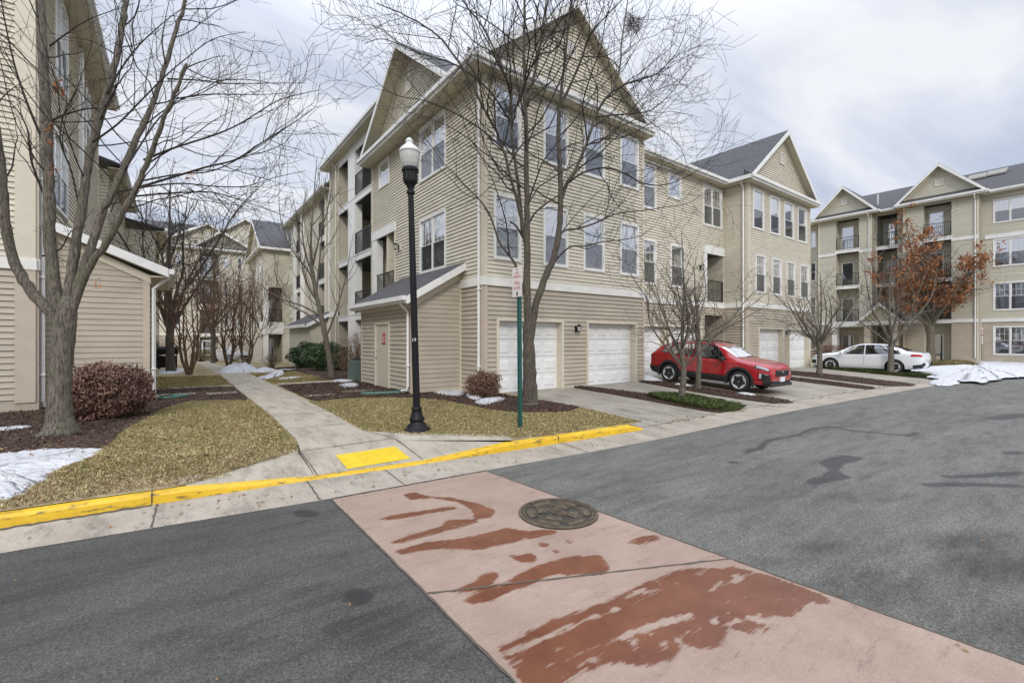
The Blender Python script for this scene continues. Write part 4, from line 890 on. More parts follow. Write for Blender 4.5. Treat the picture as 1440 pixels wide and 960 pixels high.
bx(SW, 'sign_lettering', M['signw'], *[(um+.0, um+.22, .0145, .0165, z, z+.018) for z in (1.76,)], *[(um+.02+.0, um+.2-.02*(i % 2), .0145, .0165, 1.66-.055*i, 1.685-.055*i) for i in range(4)], parent=ud)
bx(SW, 'sign_lettering', M['black'], (um, um+.22, .0145, .0165, 1.43, 1.455), parent=ud)
downspout(SW, LS-.13, .03, .03, 2.78, side=-1, top=.33)
# middle part, set back
F2 = Fac(main, 14.22, 12.05, 0); V2 = lambda x: x-14.22
W2 = 22.21-14.22
wA = (V2(15.62), V2(16.65)); wB = (V2(17.67), V2(18.70)); dw = (V2(20.30), V2(22.0)); sm2 = (V2(17.5), V2(18.5)); bl = (V2(20.42), V2(22.1))
gA = (V2(14.75), V2(17.25), -.02, 2.13); gB = (V2(17.62), V2(20.1), -.02, 2.13); por = (V2(20.45), V2(22.1), 0, 2.75)
lap(F2, 0, W2, -.02, 3.13, M['tan'], [gA, gB, por], e=.135); lap(F2, 0, W2, 3.38, 9.15, M['cream'], [hole(*wA,3.9,5.82), hole(*wB,3.9,5.82), hole(*wA,7.1,9.0), hole(*sm2,7.85,8.95), hole(*dw,7.05,9.0), (bl[0],bl[1],3.38,5.75)])
bx(F2, 'band_board', M['band'], (0, W2, -.02, .06, 3.13, 3.38)); garage(F2, *gA); garage(F2, *gB)
window(F2, *wA, 3.9, 5.82, grid=True); window(F2, *wB, 3.9, 5.82); window(F2, *wA, 7.1, 9.0); window(F2, *sm2, 7.85, 8.95, kind='fx'); window(F2, *dw, 7.05, 9.0, kind='tw', grid=True)
balcony(F2, bl[0], bl[1], 3.4, 5.75, 1.5, wallm='cream'); bx(F2, 'balcony_header', M['white'], (bl[0]-.1, bl[1]+.08, 0, .07, 5.72, 6.12)); bx(F2, 'balcony_column', M['white'], (bl[0]-.04, bl[0]+.2, -.2, .05, 3.4, 5.72))
balcony(F2, por[0], por[1], 0.02, 2.75, 1.6, wallm='tan', slab=False, rail=False); wall_lamp(F2, V2(20.05), 5.0)
eave(F2, 0, W2, 9.38, 5.0, 3.2)
# connecting side wall hidden behind the garage block
Sx2 = Fac(main, 14.22, 10.83, 90); lap(Sx2, 0, 1.22, 0, 9.15, M['cream'], name='return_wall')
# wing
F3 = Fac(main, 22.21, 10.83, 0); g3 = (.99+.08, 3.70, -.10, 2.10); g4 = (4.45+.05, 7.0, -.10, 2.10)
ww3 = [(.43,1.55),(2.2,3.33),(3.83,5.0),(5.5,6.7)]; ww2 = [(.68,1.74),(2.44,3.5),(4.12,5.2),(5.82,7.0)]
lap(F3, .12, W1-.1, -.1, 3.13, M['tan'], [(g3[0],g3[1],-.2,g3[3]), (g4[0],g4[1],-.2,g4[3])], e=.135)
lap(F3, .12, W1-.1, 3.38, 9.15, M['cream'], [hole(a,b,3.85,5.78) for a,b in ww2]+[hole(a,b,6.98,8.95) for a,b in ww3])
for a, b in ww2: window(F3, a, b, 3.85, 5.78, grid=True)
for a, b in ww3: window(F3, a, b, 6.98, 8.95)
bx(F3, 'band_board', M['band'], (-.02, W1+.02, -.02, .06, 3.13, 3.38)); bx(F3, 'corner_trim', M['tantrim'], (0, .12, -.05, .035, -.1, 3.13), (W1-.1, W1, -.05, .035, -.1, 3.13)); bx(F3, 'corner_trim', M['beige'], (0, .12, -.05, .035, 3.38, 9.15), (W1-.1, W1, -.05, .035, 3.38, 9.15))
garage(F3, *g3); garage(F3, *g4); wall_lamp(F3, 4.1, 1.95); gable(F3, 3.55, 3.95, 9.38, 3.12, 7.5, of=.36, vz=.45)
S3 = Fac(main, 22.21, 12.05, -90); lap(S3, 0, 1.22-.1, -.1, 3.13, M['tan'], e=.135); lap(S3, 0, 1.22-.1, 3.38, 9.15, M['cream']); bx(S3, 'band_board', M['band'], (0, 1.24, -.02, .06, 3.13, 3.38))
bx(S3, 'corner_trim', M['beige'], (1.1, 1.22, -.05, .035, -.1, 9.15)); downspout(S3, 1.02, .03, -.1, 9.3, side=1, top=.3, shoe=False)
S4 = Fac(main, 29.40, 10.83, 90); lap(S4, 0, 6, -.1, 9.15, M['cream'], e=.135, name='side_wall')
# back walls so that nothing is hollow from the side
mb = MB(); mb.box(7.05-7.03, 29.35-7.03, 18-10.83, 18.2-10.83, 0, 9.2); mb.build('rear_wall', M['cream'], main)
# four storey side stack with balconies, Y 19.8 .. 26.6
YB1 = 26.6; S5 = Fac(main, 7.03, YB1, -90); V5 = lambda y: YB1-y
yo0, yo1 = Xp(477, 7.03), 19.95; ycl = (Xp(491, 7.03), Xp(500.5, 7.03))
holes5 = []
fl = [(0.0, 2.45), (2.80, 5.30), (5.62, 8.12), (8.42, 10.75)]
for a, b in fl: holes5.append((V5(yo0), V5(yo1), a, b))
lap(S5, .1, V5(19.8), 3.05, 11.0, M['cream'], holes5); lap(S5, .1, V5(19.8), -.1, 2.8, M['tan'], holes5, e=.135)
lap(S5, V5(19.8), V5(15.9), 9.3, 11.0, M['cream'], name='upper_wall')
bx(S5, 'corner_trim', M['beige'], (0, .1, -.05, .035, -.1, 11.0), (V5(yo0)-.1, V5(yo0), -.02, .05, -.1, 10.9)); bx(S5, 'band_board', M['band'], (0, V5(yo0), -.02, .055, 2.8, 3.05))
for k, (a, b) in enumerate(fl):
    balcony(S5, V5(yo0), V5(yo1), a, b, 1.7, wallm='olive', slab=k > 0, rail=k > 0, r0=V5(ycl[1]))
bx(S5, 'balcony_column', M['white'], (V5(ycl[0]), V5(ycl[1]), -.3, .06, -.1, 11.0))
bx(S5, 'balcony_header', M['white'], (V5(yo0), V5(yo1), 0, .05, 10.6, 11.0))
downspout(S5, V5(yo0)-.30, .03, 0, 11.15, 'beige', top=.35)
eave(S5, -.35, V5(17.65), 11.22, 5.0, 3.4, of=.42)
mb = MB(); mb.box(7.05-7.03, 12.5-7.03, 26.55-10.83, 26.6-10.83, -.2, 11.1); mb.build('end_wall', M['cream'], main)
tagm = None
# ---------------------------------------------------------------- next building along the walk
nb = thing('apartment_building', 'four storey cream apartment house with white balconies further along the walk', 'apartment building', (7.6, 43, -.3))
NX, NY1, NY0 = 7.9, 43.0, 30.0
N1 = Fac(nb, NX, NY1, -90); VN = lambda y: NY1-y
fl4 = [(-.25, 2.4), (2.75, 5.2), (5.55, 8.0), (8.35, 10.8)]
oa, ob = VN(Xp(417.5, NX)), VN(Xp(427, NX)); wa, wb = VN(Xp(403.5, NX)), VN(Xp(411, NX)); oc, od = VN(Xp(449, NX)), VN(Xp(458, NX))
hl = [(oa, ob, a, b) for a, b in fl4]+[(oc, od, a, b) for a, b in fl4[1:]]+[hole(wa, wb, a+.6, b-.2) for a, b in fl4]
lap(N1, 0, 13, -.5, 2.5, M['tan'], hl, e=.15); lap(N1, 0, 13, 2.7, 11.0, M['cream'], hl, e=.15); bx(N1, 'band_board', M['band'], (0, 13, -.02, .06, 2.5, 2.7))
for k, (a, b) in enumerate(fl4):
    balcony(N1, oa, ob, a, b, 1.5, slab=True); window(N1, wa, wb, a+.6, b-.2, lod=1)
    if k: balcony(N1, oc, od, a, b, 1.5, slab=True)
bx(N1, 'column', M['white'], (ob, ob+.35, 0, .25, -.4, 11), (oa-.3, oa, 0, .2, -.4, 11), (od+.1, od+.35, 0, .1, -.4, 11), (12.8, 13, -.1, .05, -.5, 11))
eave(N1, -.3, 13.35, 11.22, 5, 3.4, of=.45); downspout(N1, 12.4, .03, 0, 11.1, 'beige')
NE = Fac(nb, NX, NY0, 0); lap(NE, 0, 8, -.3, 11.0, M['cream'], name='end_wall', e=.15)
# porch with lean-to roof
PX = NX-1.3; pya, pyb = Xp(407, PX), Xp(436, PX); NP = Fac(nb, PX, pyb, 0)
lapslope(NP, 0, 1.3, -.2, 2.4, 3.1, M['olive'], .15); shedroof(NP, -.3, 2.5, 1.3, 3.35, -(pya-pyb), .3); NPW = Fac(nb, PX, pya, -90); lap(NPW, 0, pya-pyb, -.2, 2.4, M['olive'], e=.15); bx(NPW, 'eave_fascia', M['white'], (0, pya-pyb, .25, .33, 2.3, 2.5)); wall_lamp(NP, .8, 1.4)
bx(NP, 'column', M['white'], (1.02, 1.28, .0, .12, -.2, 3.0))
# ---------------------------------------------------------------- gabled house in the corner of the court
cbd = thing('apartment_building', 'narrow gabled cream apartment house with corner balcony at the court corner', 'apartment building', (6.6, 43.5, -.4))
CY = 42.6; cx0, cx1 = Yp(370, CY), Yp(401, CY); C1 = Fac(cbd, cx0, CY, 0); cw_ = cx1-cx0+3
ba, bb = .35, Yp(397, CY)-cx0
hb = [(ba, bb, 3.0, 5.9), (ba, bb, -.4, 2.0)]
lap(C1, 0, cw_, -.6, 9.0, M['olive'], hb, e=.15)
balcony(C1, ba, bb, 3.0, 5.9, 1.6, slab=False); balcony(C1, ba, bb, -.4, 2.0, 1.6, slab=False, rail=False)
bx(C1, 'balcony_fascia', M['white'], (-.3, bb+.1, 0, .12, 2.0, 3.0)); bx(C1, 'column', M['white'], (0, .38, -.3, .1, -.6, 5.95))
C2 = Fac(cbd, cx0, CY+9, -90); lap(C2, 0, 9, -.6, 9.0, M['cream'], [hole(2,3.2,3.6,5.4), hole(5,6.2,3.6,5.4), hole(2,3.2,6.3,8.1), hole(5,6.2,6.3,8.1), hole(7.2,8.6,6.3,8.1)], e=.15)
for a, b, c, d in [(2,3.2,3.6,5.4),(5,6.2,3.6,5.4),(2,3.2,6.3,8.1),(5,6.2,6.3,8.1),(7.2,8.6,6.3,8.1)]: window(C2, a, b, c, d, lod=1)
gable(C2, 4.5, 4.9, 9.2, 3.2, 9, m='cream', of=.3)
# ---------------------------------------------------------------- end block across the court
en = thing('apartment_building', 'long beige apartment block closing the end of the court', 'apartment building', (-5, 58, -.8))
EY = 56.0; E1 = Fac(en, Yp(205, EY), EY, 0); ex = lambda px: Yp(px, EY)-E1.x; EW = ex(362)+6
Zb = -.85; efl = [(Zb, Zb+2.6), (Zb+3.0, Zb+5.4), (Zb+6.0, Zb+8.4), (Zb+9.0, Zb+11.2)]
eo = [(ex(281), ex(307))]; ewn = [(ex(232), ex(240)), (ex(314), ex(322)), (ex(246), ex(255)), (ex(333), ex(341))]
eh = [(a, b, c, d) for a, b in eo for c, d in efl]+[hole(a, b, c+.7, d-.15) for a, b in ewn for c, d in efl[1:]]
lap(E1, 0, EW, Zb, Zb+2.8, M['tan'], eh, e=.16); lap(E1, 0, EW, Zb+3.0, Zb+11.6, M['cream'], eh, e=.16); bx(E1, 'band_board', M['band'], (0, EW, -.02, .07, Zb+2.8, Zb+3.0))
for k, (c, d) in enumerate(efl):
    for a, b in eo: balcony(E1, a, b, c, d, .9, wallm='cream', slab=k > 0, rail=k > 0)
    if k:
        for a, b in ewn: window(E1, a, b, c+.7, d-.15, lod=1)
window(E1, ex(281)+.15, ex(281)+1.1, Zb+.7, Zb+2.3, lod=1)
bx(E1, 'door', M['white'], (ex(336), ex(340), 0, .05, Zb, Zb+2.3))
gable(E1, ex(292), 4.6, Zb+11.7, 2.6, 8, of=.4, skirt=False); gable(E1, ex(345), 4.8, Zb+11.7, 3.6, 8, of=.4, skirt=False)
eave(E1, 0, EW, Zb+11.7, 5, 3)
# ---------------------------------------------------------------- left building
lb = thing('apartment_building', 'tall cream and tan sided apartment house at the left edge with attached storage', 'apartment building', (-2.6, 14.45, 0))
LX, LY = -2.47, 14.45
A1 = Fac(lb, LX-7, LY, 0)
lap(A1, 0, 6.88-.2, .25, 3.13, M['tan'], e=.135); lap(A1, 0, 6.88-.2, 3.38, 12, M['cream'], e=.125); bx(A1, 'band_board', M['band'], (0, 7.02, -.02, .06, 3.13, 3.38))
bx(A1, 'foundation', M['concrete'], (0, 7.0, -.05, .01, -.1, .25)); bx(A1, 'corner_trim', M['tantrim'], (6.68, 7.0, -.05, .04, .2, 3.13)); bx(A1, 'corner_trim', M['beige'], (6.68, 7.0, -.05, .04, 3.38, 12))
B1 = Fac(lb, LX, LY, 90); BL = 24.5-LY   # u = Y-14.45
wq = [(16.35-LY, 18.0-LY, 8.35, 10.75), (16.1-LY, 18.0-LY, 4.95, 7.0), (21.3-LY, 22.3-LY, 7.9, 10.3)]
lap(B1, .1, BL-.1, 3.38, 11.0, M['cream'], [hole(*q) for q in wq], e=.125); lap(B1, .1, BL-.1, 0, 3.13, M['tan'], e=.135)
bx(B1, 'corner_trim', M['beige'], (0, .1, -.05, .04, 3.38, 11), (BL-.1, BL, -.05, .04, 0, 11)); bx(B1, 'corner_trim', M['tantrim'], (0, .1, -.05, .04, 0, 3.13)); bx(B1, 'band_board', M['band'], (0, BL, -.02, .06, 3.13, 3.38))
for q in wq[:2]: window(B1, *q, kind='tw', grid=True)
window(B1, *wq[2])
bx(B1, 'wall_column', M['white'], (19.9-LY, 20.15-LY, 0, .12, 4.2, 10.9))
downspout(B1, .13, .03, -.02, 11.2, 'white', top=0, side=1)
eave(B1, -.4, BL+.35, 11.2, 5.5, 3.4, of=.55)
mb = MB(); mb.box(-6, 0.1, 10.05, 10.15, -.1, 11.1); mb.build('rear_wall', M['cream'], lb)
# storage lean-to
T1 = Fac(lb, LX, 14.9, 0); tw = -.50-LX
lapslope(T1, 0, tw-.12, .06, 4.02, 3.08, M['tan'], name='storage_wall')
bx(T1, 'corner_trim', M['tantrim'], (tw-.14, tw, -.05, .04, 0, 3.10))
fr = MB(); fr.prism([(0, -.03, 4.0), (tw+.02, -.03, 3.02), (tw+.02, -.03, 3.22), (0, -.03, 4.2)][::1], (0, -.02, 0)); T1.add(fr, 'frieze_trim', M['beige'])
shedroof(T1, 0, 4.42, tw+.38, 3.42, -3.6, .30, 'storage_roof')
fr = MB(); fr.prism([(0, -.28, 4.2), (tw+.36, -.28, 3.2), (tw+.36, -.28, 3.18), (0, -.28, 4.18)], (0, .27, 0)); T1.add(fr, 'rake_soffit', M['soffit'])
T2 = Fac(lb, -.50, 14.9, 90); lap(T2, .0, 3.5, 0, 3.1, M['tan'], e=.135, name='storage_side_wall')
bx(T2, 'eave_fascia', M['white'], (-.3, 3.6, .36, .40, 3.17, 3.38), (-.33, 3.6, .40, .50, 3.26, 3.39)); bx(T2, 'eave_soffit', M['soffit'], (-.25, 3.6, 0, .36, 3.17, 3.2))
downspout(T2, -.02, .03, .02, 3.33, 'white', side=1, top=.36)
# next bays of the left building, further back
lb2 = thing('apartment_building', 'stepped cream apartment house behind the left building', 'apartment building', (-3, 27, 0))
D0 = Fac(lb2, -7.5, 26.5, 0); lap(D0, 0, 5.2, 0, 9.0, M['cream'], e=.15); D1 = Fac(lb2, -2.3, 26.5, 90); lap(D1, 0, 8, 0, 9.0, M['cream'], [hole(2,3.4,4,6), hole(5,6.4,4,6)], e=.15); window(D1, 2, 3.4, 4, 6, lod=1); window(D1, 5, 6.4, 4, 6, lod=1)
eave(D1, -.4, 8.3, 9.2, 3, .9, of=.5)
D2 = Fac(lb2, -.9, 34.5, 90); D3 = Fac(lb2, -6, 34.5, 0); lap(D3, 0, 5.1, 0, 8, M['cream'], e=.15); lap(D2, 0, 8, 0, 8, M['cream'], e=.15); eave(D2, -.3, 8, 8.2, 3, .6, of=.45)

# ---------------------------------------------------------------- right background building (faces -X, plane X = 47)
rb = thing('apartment_building', 'pale four storey apartment house with balconies and twin gables beyond the white sedan', 'apartment building', (47, 10, -.1))
RX = 47.0; RY = 17.4; G1 = Fac(rb, RX, RY, -90); r_ = lambda px, X=RX: RY-Xp(px, X)
fz4 = [(-.1, 2.75), (3.05, 5.85), (6.15, 8.95), (9.25, 11.75)]
PJ = RX-.8; P1 = Fac(rb, PJ, RY, -90); q_ = lambda px: RY-Xp(px, PJ)
# recessed main wall
wins = []
for px0, px1 in ((1396.5, 1446),): 
    for k, (a, b) in enumerate(fz4): wins.append((r_(px0), r_(px1), a+.55, b-.25))
for k, (a, b) in enumerate(fz4): wins.append((.1, r_(1148.5), a+.65, b-.35))
stair = [(r_(1233), r_(1262), a, b) for a, b in fz4]
lap(G1, 0, 30, -.1, 2.8, M['tan'], [hole(*q) for q in wins]+stair, e=.14); lap(G1, 0, 30, 3.05, 12.0, M['olive'], [hole(*q) for q in wins]+stair, e=.14)
bx(G1, 'band_board', M['white'], (0, 30, -.02, .07, 2.8, 3.05), (r_(1385), 30, .0, .07, 8.75, 9.05))
for q in wins[:4]: window(G1, *q, kind='tw', grid=True, blind='drape', lod=0)
for q in wins[4:]: window(G1, *q, blind='blinds', lod=1)
for k, q in enumerate(stair): balcony(G1, *q, 1.5, door=k != 0, slab=k > 0, rail=k > 0, wallm='olive')
eave(G1, 0, 30, 12.15, 6.5, 3.0, of=.5)
for nm, pa, pb, oa_, ob_, z0_, rise_, pk in (('a', 1151, 1226.5, 1176, 1208, 12.15, 2.5, 0), ('b', 1270, 1377, 1299, 1338, 12.15, 2.6, 0)):
    ua, ub = q_(pa), q_(pb); uo0, uo1 = q_(oa_), q_(ob_)
    hs_ = [(uo0, uo1, a, b) for a, b in fz4]
    lap(P1, ua, ub, -.1, 2.8, M['tan'], hs_, e=.14); lap(P1, ua, ub, 3.05, 12.0, M['olive'], hs_, e=.14)
    bx(P1, 'band_board', M['white'], (ua, uo0, -.02, .07, 2.8, 3.05), (uo1, ub, -.02, .07, 2.8, 3.05), (ua, uo0, 0, .06, 8.8, 9.05), (uo1, ub, 0, .06, 8.8, 9.05))
    for k, q in enumerate(hs_): balcony(P1, *q, .78, slab=k > 0, rail=k > 0, wallm='olive')
    bx(P1, 'corner_trim', M['beige'], (ub-.12, ub, -.05, .04, -.1, 12), (ua, ua+.1, -.05, .04, -.1, 12))
    SR = Fac(rb, PJ, RY-ub, 0); lap(SR, 0, .8, -.1, 12, M['olive'], e=.14, name='return_wall')
    gable(P1, (ua+ub)/2, (ub-ua)/2+.45, z0_, rise_, 6, m='olive', of=.4, vz=.35)
    downspout(P1, ub-.2, .03, 0, 12, 'white', top=.4, shoe=False)
# entrance porch gable
PE = Fac(rb, PJ-.9, RY, -90); e_ = lambda px: RY-Xp(px, PJ-.9)
ua, ub = e_(1215), e_(1262)
bx(PE, 'porch_column', M['tan'], (ua, ua+.45, -.6, 0, -.1, 2.8), (ub-.45, ub, -.6, 0, -.1, 2.8)); gable(PE, (ua+ub)/2, (ub-ua)/2+.4, 3.0, 1.5, 1.5, m='olive', of=.3, vent=False, skirt=False)
bx(PE, 'porch_beam', M['white'], (ua-.1, ub+.1, -.3, .05, 2.7, 3.0))
PW = e_(1170); bx(PE, 'porch_column', M['white'], (PW, PW+.35, -.6, 0, -.1, 2.6)); bx(PE, 'porch_roof', M['white'], (PW-.2, ua, -1.5, .1, 2.6, 2.9))
mb = MB(); mb.tube([(0,0,12.6),(0,0,14.1)], .11, 10); o = mb.build('roof_vent', M['steel'], rb); v = (1.6, Xp(1236, 49)-10, 0); o.location = v
for px0, px1, yy in ((1366, 1386, 0), (1392, 1412, 1)):
    Yc = Xp((px0+px1)/2, 51.5); o = MB(); sl = 3.0/6.5; xx = 3.6+yy*.2
    z_ = 12.25+(xx+.5)*sl; o.prism([(xx, Yc-10-.55, z_+.08), (xx, Yc-10+.55, z_+.08), (xx+1.3, Yc-10+.55, z_+.08+1.3*sl), (xx+1.3, Yc-10-.55, z_+.08+1.3*sl)], (0,0,.12)); o.build('skylight', M['slab'], rb)
mb = MB(); mb.box(.1, 10, 7.3, 7.4, -.1, 12); mb.build('side_wall', M['olive'], rb)
# ================================================================== STREET FURNITURE
# lamp post
lpx, lpy = 3.58, 7.74; lz = zl(0, lpy)
lamp = thing('street_lamp', 'black fluted lamp post with white acorn globe on the lawn by the ramp', 'street lamp', (lpx, lpy, lz)); lamp.rotation_euler = (R(-.6), R(-1.7), -YAW)
mb = MB(); mb.lathe([(.24,0),(.24,.03),(.225,.045),(.19,.06),(.175,.09),(.17,.10),(.135,.14),(.12,.17),(.12,.185),(.14,.20),(.14,.22),(.115,.26),(.095,.33),(.085,.38),(.095,.39),(.10,.41),(.085,.43),(.07,.44)], n=32, flute=.0); mb.build('base', M['black'], lamp, True)
mb = MB(); mb.lathe([(.066,.43),(.064,1.5),(.060,3.0),(.052,4.36)], n=24, flute=.10, fr=(0,9)); mb.build('pole', M['black'], lamp)
mb = MB(); mb.lathe([(.055,4.34),(.075,4.36),(.075,4.39),(.055,4.42),(.06,4.46),(.09,4.52),(.125,4.56),(.135,4.60),(.135,4.74),(.15,4.76),(.155,4.80),(.14,4.83),(.10,4.84)], n=32, flute=.07, fr=(4.57,4.75)); mb.build('fitter', M['black'], lamp)
M['globe'] = mat('acorn_globe', (.47,.47,.45), .25, .06, 30, spec=.6); M['gcap'] = mat('acorn_cap', (.58,.59,.60), .35)
mb = MB(); mb.lathe([(.125,4.83),(.155,4.90),(.178,5.00),(.185,5.08),(.187,5.11)], n=32, flute=.02, fr=(4.8,5.2)); mb.build('globe', M['globe'], lamp)
mb = MB(); mb.lathe([(.192,5.105),(.197,5.125),(.19,5.145),(.17,5.18),(.13,5.22),(.09,5.25),(.07,5.27),(.065,5.31),(.072,5.32),(.068,5.34),(.045,5.37),(.02,5.39),(.005,5.40)], n=32); mb.build('globe_cap', M['gcap'], lamp, True)
def textobj(body, size, m, parent, loc, rot, ext=.001, name='lettering'):
    cu = bpy.data.curves.new(name, 'FONT'); cu.body = body; cu.size = size; cu.extrude = ext; cu.align_x = 'CENTER'; cu.align_y = 'CENTER'; cu.space_line = .85
    t = bpy.data.objects.new('tmp', cu); COL.objects.link(t); dg = bpy.context.evaluated_depsgraph_get(); me = bpy.data.meshes.new_from_object(t.evaluated_get(dg)); bpy.data.objects.remove(t)
    me.materials.clear(); me.materials.append(m); o = bpy.data.objects.new(name, me); COL.objects.link(o); o.location = loc; o.rotation_euler = rot; o.parent = parent; return o
mb = MB(); mb.box(-.032, .032, -.071, -.064, 1.60, 1.73); tg = mb.build('number_tag', M['black'], lamp)
textobj('19', .085, M['signw'], tg, (0, -.073, 1.66), (R(90), 0, 0))
# no parking sign on a green post
sgx, sgy = 5.30, 6.88; sz = zl(0, sgy)
sp_ = thing('street_sign', 'green square post with small white and red parking sign on the corner lawn', 'sign', (sgx, sgy, sz)); sp_.rotation_euler = (0, R(-.5), 0)
def signpost(t, top, r=.032, m='green'):
    mb = MB(); mb.box(-r, r, -r, r, -.02, top); 
    for z in np.arange(.3, top-.1, .08): mb.box(-r-.001, -r+.0, -.006, .006, z, z+.014, 1)
    return mb.build('post', [M[m], M['black']], t)
signpost(sp_, 2.60)
def plate(t, name, w_, h, z, off, rz=0, m='signw'):
    mb = MB(); q = []; r = .03
    for cx, cz, a0 in ((w_/2-r, h/2-r, 0), (-w_/2+r, h/2-r, 90), (-w_/2+r, -h/2+r, 180), (w_/2-r, -h/2+r, 270)):
        for k in range(5): a = R(a0+k*22.5); q.append((cx+r*math.cos(a), 0, cz+r*math.sin(a)))
    mb.prism(q, (0, .004, 0)); o = mb.build(name, M[m], t); o.location = off; o.location.z = z; o.rotation_euler = (0, 0, rz); return o
p1 = plate(sp_, 'sign_plate', .30, .56, 2.78, (-.05, 0, 0), R(-90))
for b, s, z in (('NO', .075, .17), ('PARKING', .06, .10), ('FIRE', .085, -.02), ('LANE', .085, -.11)): textobj(b, s, M['redtext'], p1, (0, -.003, z), (R(90), 0, 0))
for z in (.24, -.24): 
    mb = MB(); mb.lathe([(.013,0),(.013,.006)], n=10); b_ = mb.build('bolt', M['black'], p1); b_.location = (0, -.001, z); b_.rotation_euler = (R(90), 0, 0)
p2 = plate(sp_, 'sign_back_plate', .30, .56, 2.78, (.05, .05, 0), R(62), 'steel')
mb = MB(); mb.box(-.05, .05, -.03, .03, 2.52, 2.60); mb.box(-.02, .02, -.02, .02, 2.6, 3.0); mb.build('bracket', M['black'], sp_)
# two posts at the far corner
d1 = at(1379, 507, 33)
s1 = thing('street_sign', 'green post with two stacked white plates by the far snow bank', 'sign', (d1.x, d1.y, -.13)); h1 = zat(d1.x, d1.y, 461)+.13; signpost(s1, h1-.1, .06)
for z, hh in ((h1-.25, .5), (h1-.85, .6)):
    q = plate(s1, 'sign_plate', .55 if hh > .5 else .46, hh, z, (-.05, -.05, 0), -YAW)
    mb = MB(); mb.box(-.14, .14, -.006, -.003, -.1, -.02); mb.box(-.1, .1, -.006, -.003, .05, .12); mb.build('lettering', M['redtext'] if hh < .6 else M['tantrim'], q)
mb = MB(); mb.box(-.22, .22, -.08, -.06, -.04, .04); o = mb.build('bracket', M['black'], s1); o.location = (0, 0, h1-.53); o.rotation_euler = (0, 0, -YAW)
d2 = at(1408, 507, 33.5); s2 = thing('sign_post', 'bare thin green post in front of the ground floor double window', 'sign post', (d2.x, d2.y, -.13)); signpost(s2, zat(d2.x, d2.y, 462)+.13, .05)
# splash hoses at downspouts
def hose(name, pts, label, r=.035):
    mb = MB(); P_ = [Vector(p) for p in spline(pts, 8, False)]; mb.tube(P_, [r*(1+.14*(i % 2)) for i in range(len(P_))], 8); return tag(mb.build(name, M['hose']), label, 'drain hose')
M['hose'] = mat('green_hose', (.03,.12,.09), .5)
hx = gp(215, 560, .04)
hose('drain_hose', [(hx[0]-.02,hx[1],.06), (hx[0]+.25,hx[1]-.1,.05), (hx[0]+.5,hx[1]-.05,.045), (hx[0]+.75,hx[1]+.25,.04), (hx[0]+.4,hx[1]+.35,.05)], 'green corrugated drain hose from the storage downspout')
hx = gp(562, 552, .04); hose('drain_hose', [(hx[0],hx[1],.05), (hx[0]-.35,hx[1]+.1,.045), (hx[0]-.75,hx[1]+.25,.04), (hx[0]-1.0,hx[1]+.35,.04)], 'green drain hose below the utility shed door', .05)
M['acg'] = mat('ac_grey_green', (.12,.16,.14), .5)
# AC unit behind the shed
ac = thing('air_conditioner', 'grey green air conditioning unit beside the utility shed', 'air conditioner', (5.72, 17.5, 0))
mb = MB(); mb.box(-.35, .35, -.35, .35, 0, .8)
for k in range(16): mb.box(-.36, .36, -.36, .36, .06+k*.045, .075+k*.045)
mb.build('casing', M['acg'], ac); mb = MB(); mb.lathe([(.30,.8),(.30,.83),(.27,.84),(.05,.85)], n=24); mb.build('fan_guard', M['black'], ac)
# grill
gx_ = at(236, 518, 24.); gr = thing('barbecue_grill', 'black barbecue grill with closed lid and side shelf in the court', 'grill', (gx_.x, gx_.y, 0))
mb = MB(); n = 10
for k in range(n):
    a, b = math.pi*k/n, math.pi*(k+1)/n; mb.face([(-.45, -.28*math.cos(a), .95+.25*math.sin(a)), (.45, -.28*math.cos(a), .95+.25*math.sin(a)), (.45, -.28*math.cos(b), .95+.25*math.sin(b)), (-.45, -.28*math.cos(b), .95+.25*math.sin(b))])
for s in (-.45, .45): mb.face([(s, -.28*math.cos(math.pi*k/n), .95+.25*math.sin(math.pi*k/n)) for k in range(n+1)])
mb.build('lid', M['black'], gr); mb = MB(); mb.box(-.45,.45,-.28,.28,.78,.95); mb.build('firebox', M['black'], gr); mb = MB(); mb.box(-.4,.4,-.25,.25,.1,.7); mb.build('cabinet', M['black'], gr)
mb = MB(); mb.box(-.8,-.46,-.22,.22,.86,.89); mb.box(.46,.8,-.22,.22,.86,.89); mb.build('side_shelf', M['steel'], gr)
for sx in (-.38, .38):
    for sy in (-.22, .22): mb = MB(); mb.box(sx-.02, sx+.02, sy-.02, sy+.02, 0, .8); mb.build('leg', M['black'], gr)

# ================================================================== CARS (local: +x = nose, y = left, z up)
def tire():
    return mat('tyre', (.018,.018,.019), .75, .2, 30)
M['tyre'] = tire(); M['carglass'] = glass('car_glass', (.10,.12,.13), .03); M['clad'] = mat('black_plastic', (.022,.022,.024), .55, .1, 30)
M['redp'] = mat('red_car_paint', (.36,.004,.008), .25, coat=1., spec=.5); M['whitep'] = mat('white_car_paint', (.72,.74,.76), .3, coat=1.); M['silverp'] = mat('silver_car_paint', (.45,.46,.48), .3, coat=1.)
M['chrome'] = mat('chrome', (.7,.7,.72), .15, metal=1); M['alloy'] = mat('alloy_rim', (.60,.61,.63), .35, metal=.0, spec=.7); M['lens'] = mat('headlight_lens', (.35,.37,.42), .1, spec=.8); M['tail'] = mat('tail_light', (.42,.01,.015), .2, coat=.6); M['cabin'] = mat('cabin_dark', (.015,.015,.016), .9)
M['plate'] = mat('number_plate', (.7,.71,.73), .4)
